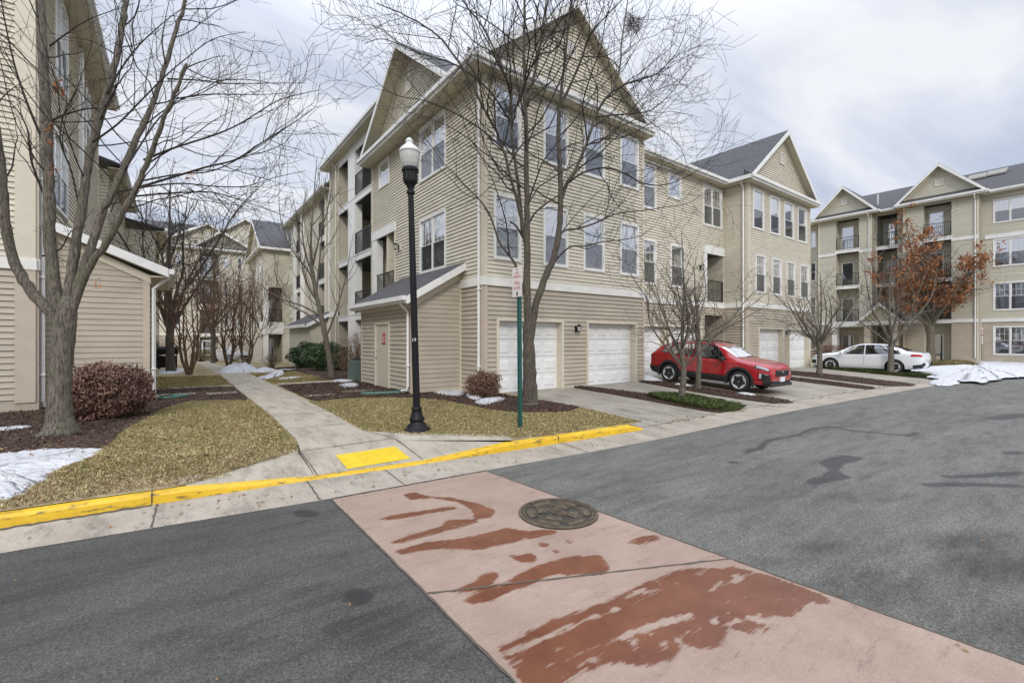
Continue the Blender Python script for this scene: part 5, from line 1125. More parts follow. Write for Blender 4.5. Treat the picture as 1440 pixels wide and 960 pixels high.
def car(name, label, loc, rz, paint, S, xf, xr, rw, win, ws, rwin, W, wheelcy, clad=True, pitch=0., group=None, lod=0, trims=True):
    """S: stations (x, zbottom, zbelt, ztop, half width, half width at roof)"""
    t = thing(name, label, 'car', loc, rz, group); t.rotation_euler = (0, pitch, rz)
    X = [s[0] for s in S]
    from_ = np.array(S, float)
    def st(x):
        i = min(max(np.searchsorted(X, x)-1, 0), len(X)-2); t_ = (x-X[i])/(X[i+1]-X[i]); a = from_[max(i-1,0)]; b = from_[i]; c = from_[i+1]; d = from_[min(i+2,len(X)-1)]
        h = X[i+1]-X[i]; m0 = (c-a)/(X[i+1]-X[max(i-1,0)])*h; m1 = (d-b)/(X[min(i+2,len(X)-1)]-X[i])*h
        for q in range(6):
            if (c[q]-b[q])*(b[q]-a[q]) <= 0: m0[q] = 0
            if (d[q]-c[q])*(c[q]-b[q]) <= 0: m1[q] = 0
        return (2*t_**3-3*t_**2+1)*b+(t_**3-2*t_**2+t_)*m0+(-2*t_**3+3*t_**2)*c+(t_**3-t_**2)*m1
    def ring(x):
        _, zb, ze, zt, w_, wr = st(x); hgt = zt-ze; h2 = ze-zb
        return [(0,zb),(w_*.80,zb),(w_*.94,zb+.03),(w_*.985,zb+h2*.18),(w_,zb+h2*.42),(w_*.985,zb+h2*.62),(w_*.99,zb+h2*.80),(w_*.975,ze-.035),(w_*.93,ze+min(.01,hgt*.1)),
                (w_*.93+(wr-w_*.93)*.5, ze+hgt*.52),(wr+.02*(1 if hgt>.3 else 0),ze+hgt*.86),(wr*.90,ze+hgt*.955),(wr*.6,ze+hgt*.99),(0,zt)]
    def surf(x, s):   # s: index float along ring
        r = ring(x); i = min(int(s), len(r)-2); f = s-i; return (r[i][0]+(r[i+1][0]-r[i][0])*f, r[i][1]+(r[i+1][1]-r[i][1])*f)
    x0, x1 = X[0], X[-1]; xs_ = sorted(set([round(x0+(x1-x0)*k/70, 4) for k in range(71)])); mb = MB(); R_ = []
    for x in xs_:
        r = ring(x); full = [(x, y, z) for y, z in r]+[(x, -y, z) for y, z in r[-2:0:-1]]; R_.append(full)
    n = len(R_[0])
    for p in R_: mb.v += p
    for i in range(len(R_)-1):
        for j in range(n): jj = (j+1) % n; mb.f.append((i*n+j, (i+1)*n+j, (i+1)*n+jj, i*n+jj)); mb.m.append(0)
    mb.f.append(tuple(range(n))); mb.m.append(0); mb.f.append(tuple(range((len(R_)-1)*n+n-1, (len(R_)-1)*n-1, -1))); mb.m.append(0)
    body = mb.build('body', M[paint], t, True)
    bm = bmesh.new(); bm.from_mesh(body.data); bmesh.ops.recalc_face_normals(bm, faces=bm.faces); bm.to_mesh(body.data); bm.free()
    # wheel wells
    cut = MB()
    for xw in (xf, xr):
        for sgn in (1, -1):
            r0 = rw+.065; k = len(cut.v); m = 28; ya, yb = sgn*(W/2-.30), sgn*(W/2+.2)
            for yy in (ya, yb):
                for j in range(m): a = 2*math.pi*j/m; cut.v.append((xw+r0*math.cos(a), yy, wheelcy+r0*math.sin(a)))
            for j in range(m): jj = (j+1) % m; cut.f.append((k+j, k+jj, k+m+jj, k+m+j)); cut.m.append(0)
            cut.f.append(tuple(range(k+m-1, k-1, -1))); cut.f.append(tuple(range(k+m, k+2*m))); cut.m += [0, 0]
    co = cut.build('cutter', M['cabin']); bm = bmesh.new(); bm.from_mesh(co.data); bmesh.ops.recalc_face_normals(bm, faces=bm.faces); bm.to_mesh(co.data); bm.free()
    body.parent = None; md = body.modifiers.new('b', 'BOOLEAN'); md.operation = 'DIFFERENCE'; md.object = co; md.solver = 'EXACT'
    try: md.material_mode = 'TRANSFER'
    except Exception: pass
    bpy.context.view_layer.update(); dg = bpy.context.evaluated_depsgraph_get(); me = bpy.data.meshes.new_from_object(body.evaluated_get(dg)); body.modifiers.clear(); body.data = me; body.parent = t; me.name = 'body'; bpy.data.objects.remove(co)
    for p in me.polygons: p.use_smooth = True
    try: me.set_sharp_from_angle(angle=R(32))
    except Exception: pass
    def patch(nm, m, xa, xb, sa, sb, off=.004, sides=(1,-1), nx=14, ns=6, parent=t, sy=None):
        """panel following the body between x and ring limits; xa/xb/sa/sb may be functions"""
        o = None
        for sg in sides:
            q = MB(); g = []
            for j in range(ns+1):
                row = []
                for i in range(nx+1):
                    fj = j/ns; xA = xa(fj) if callable(xa) else xa; xB = xb(fj) if callable(xb) else xb; x = xA+(xB-xA)*i/nx; s = sa+(sb-sa)*fj
                    y, z = surf(x, s); y2, z2 = surf(x, s+.05); nY, nZ = (z2-z), -(y2-y); l_ = math.hypot(nY, nZ) or 1; e = .02
                    y3, z3 = surf(x+e, s); sx = -((y3-y)*nY/l_+(z3-z)*nZ/l_)/e
                    row.append((x+sx*off, sg*(y+nY/l_*off), z+nZ/l_*off))
                g.append(row)
            for j in range(ns):
                for i in range(nx): f = [g[j][i], g[j][i+1], g[j+1][i+1], g[j+1][i]]; q.face(f if sg > 0 else f[::-1])
            o = q.build(nm, m, parent, True)
        return o
    # glass: side windows (lists of slanted panes), windscreen, rear window
    for (a0, a1, b0, b1) in win:   # bottom x range, top x range
        patch('side_window', M['carglass'], lambda f, a0=a0, b0=b0: a0+(b0-a0)*f, lambda f, a1=a1, b1=b1: a1+(b1-a1)*f, 8.15, 9.9, .006)
        patch('window_trim', M['black'], lambda f, a0=a0, b0=b0: a0-.025+(b0-a0)*f, lambda f, a1=a1, b1=b1: a1+.025+(b1-a1)*f, 8.02, 10.05, .003)
    for nm, (xa, xb) in (('windscreen', ws), ('rear_window', rwin)):
        patch(nm, M['carglass'], xa, xb, 10.35, 13.0, .006); patch('window_trim', M['cabin'], xa-.02, xb+.02, 10.2, 13.0, .003)
    # door seams, sills, arches
    if clad:
        patch('sill_cladding', M['clad'], xr+rw+.05, xf-rw-.05, 1.0, 3.6, .012, nx=10)
        patch('front_cladding', M['clad'], X[-1]-.22, X[-1]-.02, 1.0, 3.7, .012, nx=6); patch('rear_cladding', M['clad'], X[0]+.02, xr-rw-.06, 1.0, 3.7, .012, nx=6)
        for xw in (xf, xr):
            for sg in (1, -1):
                q = MB(); ra, rb_ = rw+.055, rw+.135; m = 20; pr = []
                for k in range(m+1):
                    a = R(-14+208*k/m); pts = []
                    for rr in (ra, rb_):
                        x = xw+rr*math.cos(a); z = wheelcy+rr*math.sin(a); _, zb, ze, zt, w_, wr = st(x); yy = w_*(.985 if z < ze-.12 else .965); pts.append((x, sg*(yy+.022), z))
                    pr.append(pts)
                for (a0, b0), (a1, b1) in zip(pr, pr[1:]):
                    q.face([a0, a1, b1, b0]); i0 = (a0[0], a0[1]-sg*.10, a0[2]); i1 = (a1[0], a1[1]-sg*.10, a1[2]); q.face([i0, i1, a1, a0]); j0 = (b0[0], b0[1]-sg*.06, b0[2]); j1 = (b1[0], b1[1]-sg*.06, b1[2]); q.face([b0, b1, j1, j0])
                q.build('wheel_arch', M['clad'], t)
    return t, surf, st, patch
def wheels(t, xf, xr, W, wheelcy, rw, style, lod=0):
    tm = MB(); tm.lathe([(rw*.66,-.10),(rw*.93,-.11),(rw*.985,-.085),(rw,-.05),(rw,.05),(rw*.985,.085),(rw*.93,.11),(rw*.66,.10)], n=36)
    tm.v = [(x, z, y) for x, y, z in tm.v]; tme = tm.mesh('tyre', M['tyre'], True)
    rm = MB(); rr = rw*.69
    rm.lathe([(rr*.90,-.09),(rr,-.10),(rr,.10),(rr*.99,.115),(rr*.93,.115),(rr*.90,.10),(rr*.90,.02)], n=36, cap=False)
    k = len(rm.v); rm.lathe([(.005,.02),(rr*.92,.015),(rr*.92,.0)], n=24, mi=1)
    rm.lathe([(.005,.10),(.035,.10),(.04,.09),(.04,.03)], n=12)
    ns = 5 if style != 'five' else 5
    for i in range(5):
        for d in ((-.20, .16) if style == 'a' else (-.13, .30)):
            a0 = R(72*i)+d*.4; a1 = R(72*i)+d+(.22 if style == 'a' else .35); w0, w1 = .02, .030 if style == 'a' else .036
            p0 = Vector((math.cos(a0)*.03, math.sin(a0)*.03)); p1 = Vector((math.cos(a1)*rr*.93, math.sin(a1)*rr*.93)); dd = (p1-p0).normalized(); pp = Vector((-dd.y, dd.x))
            rm.prism([(p0.x-pp.x*w0, p0.y-pp.y*w0, .06), (p1.x-pp.x*w1, p1.y-pp.y*w1, .085), (p1.x+pp.x*w1, p1.y+pp.y*w1, .085), (p0.x+pp.x*w0, p0.y+pp.y*w0, .06)], (0, 0, .022))
    rm.v = [(x, z, y) for x, y, z in rm.v]; rme = rm.mesh('rim', [M['alloy'], M['black']])
    for xw in (xf, xr):
        for sg in (1, -1):
            o = thing_child('wheel', t, (xw, sg*(W/2-.115), wheelcy), 0 if sg > 0 else math.pi)
            a = bpy.data.objects.new('tyre', tme); COL.objects.link(a); a.parent = o; b = bpy.data.objects.new('rim', rme); COL.objects.link(b); b.parent = o
def thing_child(name, parent, loc, rz):
    o = bpy.data.objects.new(name, None); COL.objects.link(o); o.location = loc; o.rotation_euler = (0, 0, rz); o.parent = parent; o.empty_display_size = .1; return o
# red crossover: nose towards the street (-Y)
SR_ = [(-2.23,.50,.86,.90,.74,.66),(-2.20,.38,.96,1.05,.83,.66),(-2.08,.32,1.06,1.20,.872,.63),(-1.85,.29,1.09,1.37,.89,.60),(-1.45,.27,1.07,1.51,.90,.59),(-.9,.27,1.04,1.57,.90,.60),(-.2,.27,1.01,1.59,.90,.61),(.3,.27,1.0,1.56,.90,.61),(.62,.27,.995,1.45,.90,.62),(.98,.27,.99,1.235,.90,.66),(1.22,.27,.99,1.11,.90,.71),(1.6,.28,.965,1.06,.895,.72),(1.95,.29,.91,1.0,.875,.70),(2.14,.31,.86,.945,.83,.66),(2.24,.38,.78,.88,.76,.60),(2.285,.44,.68,.80,.69,.55)]
cxr = 14.97+.9; rfy, rry = 7.62, 10.27; zfr, zrr = zd(0, 7.62), zd(0, 10.27)
pit = math.atan2(zrr-zfr, rry-rfy); midy = (rfy+rry)/2
redc, rsurf, rst, rpatch = car('parked_car', 'red crossover with black wheel arches parked nose out on the driveway', (cxr, midy+.02, (zfr+zrr)/2), R(-90), 'redp', SR_, 1.33, -1.32, .35,
  [(-1.72,-1.42,-1.50,-1.36), (-1.34,-.42,-1.27,-.44), (-.34,.88,-.36,.40)], (.56, 1.16), (-2.04,-1.70), 1.80, .35, pitch=pit)
redc.rotation_euler = (0, pit, R(-90)); wheels(redc, 1.33, -1.32, 1.80, .35, .345, 'a')
T = redc
def seam(x, zl_, zh_, sides=(1,-1), surf_=None, par=None):
    for sg in sides:
        q = MB(); 
        for k in range(10):
            s0 = 3.4+(8.0-3.4)*k/10; s1 = 3.4+(8.0-3.4)*(k+1)/10; y0, z0 = surf_(x, s0); y1, z1 = surf_(x, s1)
            q.face([(x-.005, sg*(y0+.003), z0), (x+.005, sg*(y0+.003), z0), (x+.005, sg*(y1+.003), z1), (x-.005, sg*(y1+.003), z1)])
        q.build('door_seam', M['cabin'], par)
for x in (.93, -.38, -1.22): seam(x, 0, 0, surf_=rsurf, par=T)
for x in (-.22, -1.08):
    rpatch('door_handle', M['redp'], x-.09, x+.09, 6.45, 6.75, .03, nx=4, ns=2)
for sg in (1, -1):      # mirrors
    mb = MB(); mb.box(.70, .86, sg*.90, sg*1.09, .98, 1.12); m_ = mb.build('door_mirror', M['clad'], T); bv = m_.modifiers.new('b', 'BEVEL'); bv.width = .035; bv.segments = 3
rpatch('headlight', M['lens'], 1.86, 2.20, 6.6, 7.7, .012, nx=8, ns=3); rpatch('headlight_bezel', M['cabin'], 1.82, 2.22, 6.4, 7.85, .008, nx=8, ns=3)
rpatch('fog_light_bezel', M['cabin'], 1.98, 2.24, 3.6, 5.3, .012, nx=6, ns=3); rpatch('fog_light_trim', M['chrome'], 2.0, 2.20, 5.0, 5.35, .02, nx=6, ns=2); rpatch('fog_light_trim', M['chrome'], 1.97, 2.03, 3.9, 5.2, .02, nx=3, ns=3)
rpatch('tail_light', M['tail'], -2.19, -1.98, 6.7, 7.8, .012, nx=6, ns=3)
mb = MB()
for sg in (1, -1): mb.tube([(-1.45, sg*.60, 1.53), (-1.3, sg*.60, 1.585), (-.2, sg*.61, 1.605), (.15, sg*.605, 1.585), (.3, sg*.60, 1.53)], .018, 6)
mb.build('roof_rail', M['black'], T)
mb = MB(); mb.box(2.20, 2.30, -.46, .46, .60, .80); mb.build('grille', M['cabin'], T); mb = MB(); mb.box(2.29, 2.31, -.42, .42, .765, .785); mb.box(2.29, 2.315, -.08, .08, .70, .765); mb.build('grille_bar', M['chrome'], T)
mb = MB(); mb.box(2.28, 2.32, -.15, .15, .42, .57); mb.build('number_plate', M['plate'], T); mb = MB(); mb.box(2.02, 2.32, -.72, .72, .27, .38); mb.box(2.2, 2.29, -.60, .60, .38, .47); lb_ = mb.build('front_skid', M['clad'], T); bv = lb_.modifiers.new('b', 'BEVEL'); bv.width = .03; bv.segments = 2
mb = MB(); mb.box(-2.25, -2.15, -.70, .70, .36, .56); mb.build('rear_bumper', M['clad'], T)
# white sedan: nose towards the garages (+Y)
SW_ = [(-2.42,.52,.88,.93,.70,.60),(-2.38,.36,.96,1.02,.80,.64),(-2.22,.28,1.0,1.075,.87,.66),(-1.85,.22,.99,1.12,.905,.62),(-1.45,.20,.97,1.29,.915,.58),(-.95,.19,.95,1.455,.92,.57),(-.4,.19,.935,1.50,.92,.58),(.1,.19,.925,1.485,.92,.58),(.5,.19,.92,1.38,.92,.59),(.9,.19,.92,1.18,.915,.63),(1.22,.19,.92,1.02,.91,.68),(1.6,.20,.89,.965,.90,.70),(2.0,.22,.83,.90,.87,.68),(2.25,.26,.75,.82,.80,.62),(2.37,.34,.66,.72,.68,.54),(2.41,.42,.58,.62,.58,.48)]
wcx = 28.75+.92; wfy, wry = 9.62, 6.87
whitec, wsurf, wst, wpatch = car('parked_car', 'white four door sedan parked behind the green ground cover strip', (wcx, (wfy+wry)/2-.05, -.14), R(90), 'whitep', SW_, 1.40, -1.35, .335,
  [(-1.62,-1.22,-1.30,-1.16), (-1.14,-.16,-1.08,-.14), (-.06,1.02,-.04,.45)], (.46, 1.18), (-1.78,-1.02), 1.84, .335, clad=False)
wheels(whitec, 1.40, -1.35, 1.84, .335, .335, 'b')
for x in (1.05, -.10, -1.15): seam(x, 0, 0, surf_=wsurf, par=whitec)
for x in (.08, -.98): wpatch('door_handle', M['whitep'], x-.09, x+.09, 6.45, 6.75, .03, nx=4, ns=2)
wpatch('tail_light', M['tail'], -2.38, -1.98, 6.2, 7.5, .012, nx=8, ns=3); wpatch('headlight', M['lens'], 2.02, 2.33, 6.3, 7.6, .012, nx=8, ns=3); wpatch('chrome_strip', M['chrome'], -2.0, 1.0, 7.75, 7.98, .008, nx=20, ns=1)
wpatch('rear_diffuser', M['clad'], -2.41, -2.05, 1.0, 3.4, .012, nx=6, ns=3); wpatch('fog_recess', M['cabin'], 2.1, 2.36, 3.4, 5.2, .012, nx=6, ns=3)
for sg in (1, -1): mb = MB(); mb.box(.80, .95, sg*.92, sg*1.10, .94, 1.07); m_ = mb.build('door_mirror', M['whitep'], whitec); bv = m_.modifiers.new('b', 'BEVEL'); bv.width = .035; bv.segments = 3
mb = MB(); mb.box(-2.45, -2.40, -.26, .26, .72, .84); mb.build('number_plate', M['plate'], whitec)
# small grey car far away in the court
fp = at(329, 505, 43.); far_, fs_, fst_, fpatch_ = car('parked_car', 'small silver car far away in the court behind the snow heap', (fp.x, fp.y+2, -.62), R(-70), 'silverp', SW_, 1.40, -1.35, .335,
  [(-1.14,-.16,-1.08,-.14), (-.06,1.02,-.04,.45)], (.46, 1.18), (-1.78,-1.02), 1.84, .335, clad=False); wheels(far_, 1.40, -1.35, 1.84, .335, .335, 'b')
fpatch_('headlight', M['lens'], 2.02, 2.33, 6.3, 7.6, .012, nx=4, ns=2); mb = MB(); mb.box(2.36, 2.43, -.4, .4, .45, .62); mb.build('grille', M['cabin'], far_)

for c_ in (redc, whitec): c_['group'] = 'cars parked on the driveways'
# ================================================================== VEGETATION
def barkm(name, c1, c2, sc=6):
    m = mat(name, c1, .9); n, l = nodes(m); v = mapping(n, l, (1,1,.16)); B = n['Principled BSDF']
    c = ramp(n, l, noise(n, l, v, sc*3, 8, .75), [(.38, c1), (.6, c2)]); c = mixc(n, l, ramp(n, l, noise(n, l, mapping(n, l, (1,1,.6)), 3.5, 6, .7), [(.5, 0.), (.62, .55)]), c, (.10,.12,.06))
    l.new(c, B.inputs['Base Color']); bp = n.new('ShaderNodeBump'); bp.inputs['Strength'].default_value = 1; bp.inputs['Distance'].default_value = .035; l.new(noise(n, l, v, sc*2, 6, .75), bp.inputs['Height']); l.new(bp.outputs[0], B.inputs['Normal']); return m
M['bark'] = barkm('bark_grey_brown', (.040,.032,.026), (.22,.19,.155), 14); M['barkd'] = barkm('bark_dark', (.020,.016,.013), (.15,.12,.10), 18); M['barkr'] = barkm('bark_reddish', (.085,.048,.034), (.23,.145,.10))
M['twig'] = mat('twig', (.032,.025,.021), .85, .25, 5); M['twigr'] = mat('twig_reddish', (.18,.10,.06), .85, .25, 5); M['twigg'] = mat('twig_grey', (.095,.077,.062), .85, .25, 5)
def rv(): return Vector((random.gauss(0,1), random.gauss(0,1), random.gauss(0,1)))
class Tree:
    def __init__(s, name, label, base, bark, twig, group=None, cat='tree'):
        s.t = thing(name, label, cat, base, 0, group); s.b = Vector(base); s.mb = [MB(), MB(), MB()]; s.bark = bark; s.twig = twig; s.n = 0; s.cap = .02
    def poly(s, pts, rad, lv, sides):
        s.mb[lv].tube([Vector(p)-s.b for p in pts], rad, sides, cap=lv < 1); s.n += 1
    def grow(s, p, d, ln, r, lv, maxlv, dens, up=.15, wig=.22, spread=(35, 62), rmin=.0035, ratio=(.35,.62), minlen=.12):
        n = max(3, int(ln/ (.12 if lv < 2 else .09))); n = min(n, 9 if lv < 2 else 5); pts = [Vector(p)]; rad = [r]; d = Vector(d).normalized()
        for i in range(n):
            d = (d+rv()*wig*(.6 if lv < 1 else 1)*.55+Vector((0,0,up*.5))).normalized(); pts.append(pts[-1]+d*ln/n); rad.append(max(rmin, r*(1-(i+1)/n*.72)))
        s.poly(pts, rad, 1, 5 if lv < 1 else (4 if lv < 2 else 3))
        if lv < maxlv: s.spawn(pts, rad, ln, lv+1, maxlv, dens, up, wig, spread, rmin, ratio, minlen)
    def spawn(s, pts, rad, ln, lv, maxlv, dens, up=.15, wig=.22, spread=(35, 62), rmin=.0035, ratio=(.35,.62), minlen=.12, t0=.18, out=None):
        k = max(2, int(ln*dens*(1.0 if lv < 2 else 1.25)+random.random())); 
        for i in range(k):
            t = t0+(1-t0)*(i+random.random())/k; f = t*(len(pts)-1); j = min(int(f), len(pts)-2); p = pts[j].lerp(pts[j+1], f-j); d = (pts[j+1]-pts[j]).normalized()
            q = rv(); q = (q-d*q.dot(d)); 
            if out: q += out*1.3; q = q-d*q.dot(d)
            q.normalize(); a = R(random.uniform(*spread)); nd = d*math.cos(a)+q*math.sin(a)
            l2 = ln*random.uniform(*ratio)*(1.05-.55*t)
            if l2 < minlen: l2 = minlen*random.uniform(.8, 1.4)
            s.grow(p, nd, l2, max(rmin, min(s.cap if lv < 2 else 9, (rad[j]*(1-(f-j))+rad[j+1]*(f-j))*random.uniform(.45, .7))), lv, maxlv, dens, up, wig, spread, rmin, ratio, minlen)
    def limb(s, pts, r0, r1, lv=0, maxlv=2, dens=2.2, sides=9, k=4, jit=.0, **kw):
        P_ = [Vector(p) for p in spline([tuple(p) for p in pts], k, False)]; n = len(P_)
        ln = sum((P_[i+1]-P_[i]).length for i in range(n-1)); rad = [r0+(r1-r0)*(i/(n-1))**.8 for i in range(n)]
        if jit: P_ = [p+rv()*jit*min(1, i/4) for i, p in enumerate(P_)]; rad = [q*random.uniform(.94, 1.08) for q in rad]
        s.mb[0 if r0 > .03 else 1].tube([p-s.b for p in P_], rad, sides)
        if dens: s.spawn(P_, rad, ln, lv+1, maxlv, dens, **kw)
        return P_, rad
    def done(s):
        for i, (nm, m) in enumerate((('trunk', s.bark), ('branches', s.twig), ('twigs', s.twig))):
            if s.mb[i].v: s.mb[i].build(nm, M[m], s.t, True)
        return s.t
def img(pts, d, dd=0.): return [at(px, py, d+dd*i/(len(pts)-1)) for i, (px, py) in enumerate(pts)]
# --- big corner tree in front of the garages
d0 = depth(6.85, 8.85); tb = at(745, 563, d0)
t = Tree('bare_tree', 'tall bare tree with forked trunk in front of the garage doors', (tb.x, tb.y, tb.z), 'barkd', 'twig')
t.limb(img([(745,566),(745,555),(745,530),(744,505),(743,480),(742,455)], d0), .215, .125, dens=0, sides=14, jit=.006)
t.limb([at(745,566,d0)+Vector((0,0,-.05)), at(745,558,d0)], .26, .15, dens=0, sides=14)
kw = dict(up=.10, wig=.30, spread=(32, 65), rmin=.0040, ratio=(.4,.7))
t.limb(img([(743,500),(742,450),(741,398),(741,339),(741,291),(740,240),(740,187),(738,125),(737,62),(738,-10),(738,-60)], d0, -.5), .115, .02, dens=2.2, jit=.008, t0=.4, **kw)
t.limb(img([(743,492),(751,440),(765,394),(779,362),(786.6,323),(788.6,279),(787,230),(785,187),(786.6,153)], d0, .6), .105, .05, dens=1.0, jit=.008, t0=.45, **kw)
for g_, da, db in (([(786,155),(794,87),(800,31),(806,-20),(812,-60)], .6, .2), ([(786,153),(802,120),(816,87),(832,47),(860,15),(885,-10)], .6, .5)):
    t.limb([at(px, py, d0+da+(db)*i/len(g_)) for i, (px, py) in enumerate(g_)], .045, .012, dens=3.2, **kw)
t.limb([at(px, py, d0+.5+.1*i) for i, (px, py) in enumerate([(787,290),(797,258),(810,237),(825.6,200),(838,162),(850,140),(863,125),(872,90),(874,60),(880,19),(885,-15)])], .055, .012, dens=3.2, jit=.006, **kw)
t.limb([at(px, py, d0+.9+.05*i) for i, (px, py) in enumerate([(836,165),(855,135),(879,119),(902,112),(925,103),(940,88),(954,70),(966,40)])], .028, .008, dens=3.8, **kw)
t.limb([at(px, py, d0-.1-.1*i) for i, (px, py) in enumerate([(739,345),(733,307),(727,280),(718,251),(708,210),(695,178),(680,152),(662,115),(640,80),(615,50),(585,30),(555,15),(530,5)])], .05, .010, dens=3.2, jit=.006, **kw)
t.limb([at(px, py, d0-.1-.14*i) for i, (px, py) in enumerate([(735,330),(728,251),(721,207),(719,165),(717,131),(708,100),(701,84),(685,50),(669,25),(650,0),(640,-30)])], .045, .012, dens=3.2, jit=.006, **kw)
t.limb([at(px, py, d0+.1*i-.2) for i, (px, py) in enumerate([(741,150),(754,94),(760,62),(764,30),(768,0),(772,-40)])], .04, .012, dens=3.2, **kw)
t.limb([at(px, py, d0-.06*i) for i, (px, py) in enumerate([(717,170),(690,130),(655,100),(625,85),(590,75),(560,62),(535,55),(512,62)])], .026, .007, dens=3.8, **kw)
t.limb([at(px, py, d0-.1*i) for i, (px, py) in enumerate([(708,210),(680,185),(650,165),(620,150),(590,140),(560,135),(535,120),(515,100)])], .022, .006, dens=3.5, **kw)
t.limb([at(px, py, d0-.12*i) for i, (px, py) in enumerate([(744,440),(727,378),(715,358),(702,340),(690,305),(676,283),(653,260),(640,245),(625,231),(608,207),(592,188)])], .035, .006, dens=1.5, **kw)
t.limb([at(px, py, d0+.4+.1*i) for i, (px, py) in enumerate([(780,360),(790,327),(810,322),(834,315),(855,305),(874,299),(905,296),(937,291),(965,287),(985,275)])], .035, .006, dens=2.7, **kw)
t.limb([at(px, py, d0+.3-.1*i) for i, (px, py) in enumerate([(776,372),(800,348),(822,346),(847,340),(875,337),(900,332),(915,322)])], .024, .005, dens=3.0, **kw)
t.limb([at(px, py, d0+.4+.12*i) for i, (px, py) in enumerate([(798,258),(820,243),(850,236),(880,245),(905,258),(935,260),(962,250),(985,238),(1000,225)])], .03, .006, dens=3.0, **kw)
t.limb([at(px, py, d0+.6+.1*i) for i, (px, py) in enumerate([(838,165),(862,162),(890,160),(915,155),(940,135),(960,110),(978,85)])], .024, .006, dens=3.8, **kw)
t.limb([at(px, py, d0+.5+.1*i) for i, (px, py) in enumerate([(825,205),(845,195),(870,195),(900,182),(925,165),(950,140),(968,120)])], .02, .005, dens=3.5, **kw)
t.limb([at(px, py, d0+.2*i) for i, (px, py) in enumerate([(741,320),(752,300),(770,285),(790,270),(812,240),(830,225)])], .03, .006, dens=3.0, **kw)
t.limb([at(px, py, d0-.2*i) for i, (px, py) in enumerate([(741,290),(753,255),(765,225),(785,200),(800,178)])], .025, .006, dens=3.0, **kw)
t.limb(img([(736,335),(726,318),(717,312)], d0), .028, .02, dens=0)
t.done()
nest = MB()
ntp = at(890, 34, d0+1.2)
for k in range(130): a = random.random()*6.28; r = .16+random.gauss(0,.05); c = Vector((r*math.cos(a), r*math.sin(a), random.gauss(0,.07))); q = rv()*.16; nest.tube([c-q, c+q], .004, 3, cap=False)
nst = nest.build('bird_nest', M['twigg']); nst.location = ntp; tag(nst, 'loose twig nest high in the right limbs of the corner tree', 'nest')
# --- left tree
d1_ = 7.55; tb = at(84, 613, d1_)
t = Tree('bare_tree', 'thick trunked bare tree by the left building, a few orange leaves left', (tb.x, tb.y, tb.z), 'bark', 'twig')
Pq = [Vector(p) for p in spline([tuple(at(x, y, d1_)) for x, y in ((84,616),(84,606),(84,590),(84,560),(86,520),(89,480),(92,452),(94,430),(95,415))], 4, False)]
rq = np.interp(np.linspace(0, 8, len(Pq)), range(9), [.31,.235,.175,.150,.142,.148,.145,.12,.06]); t.mb[0].tube([p+rv()*.005-t.b for p in Pq], list(rq), 20)
t.cap = .012; kw = dict(up=.08, wig=.26, spread=(30, 62), rmin=.003)
t.limb([at(x, y, d1_-.08*i) for i, (x, y) in enumerate([(88,470),(70,440),(44,409),(25,380),(12,340),(6,300),(2,250),(-2,210),(-12,150)])], .092, .048, dens=1.0, jit=.006, t0=.5, **kw)
t.limb([at(x, y, d1_+.02*i) for i, (x, y) in enumerate([(90,470),(80,420),(74,380),(70,330),(69,280),(67,230),(65,180),(62,120),(59,60),(56,0),(54,-60)])], .092, .062, dens=1.3, jit=.006, t0=.35, **kw)
t.limb([at(x, y, d1_+.06*i) for i, (x, y) in enumerate([(92,460),(98,400),(106,345),(113,300),(121,250),(130,200),(141,165),(150,133),(160,95),(167,67),(173,30),(178,0),(184,-50)])], .080, .040, dens=1.5, jit=.006, t0=.3, **kw)
t.limb([at(x, y, d1_+.1*i) for i, (x, y) in enumerate([(95,460),(110,400),(128,345),(143,300),(160,268),(173,240),(193,193),(204,170),(213,150),(224,120),(233,90),(248,40),(260,0),(268,-40)])], .076, .028, dens=1.8, jit=.006, t0=.3, **kw)
t.limb([at(x, y, d1_-.05*i) for i, (x, y) in enumerate([(96,455),(120,385),(150,340),(172,300),(190,268),(205,232),(220,195),(233,160),(248,125),(262,90)])], .064, .022, dens=1.6, jit=.006, t0=.3, **kw)
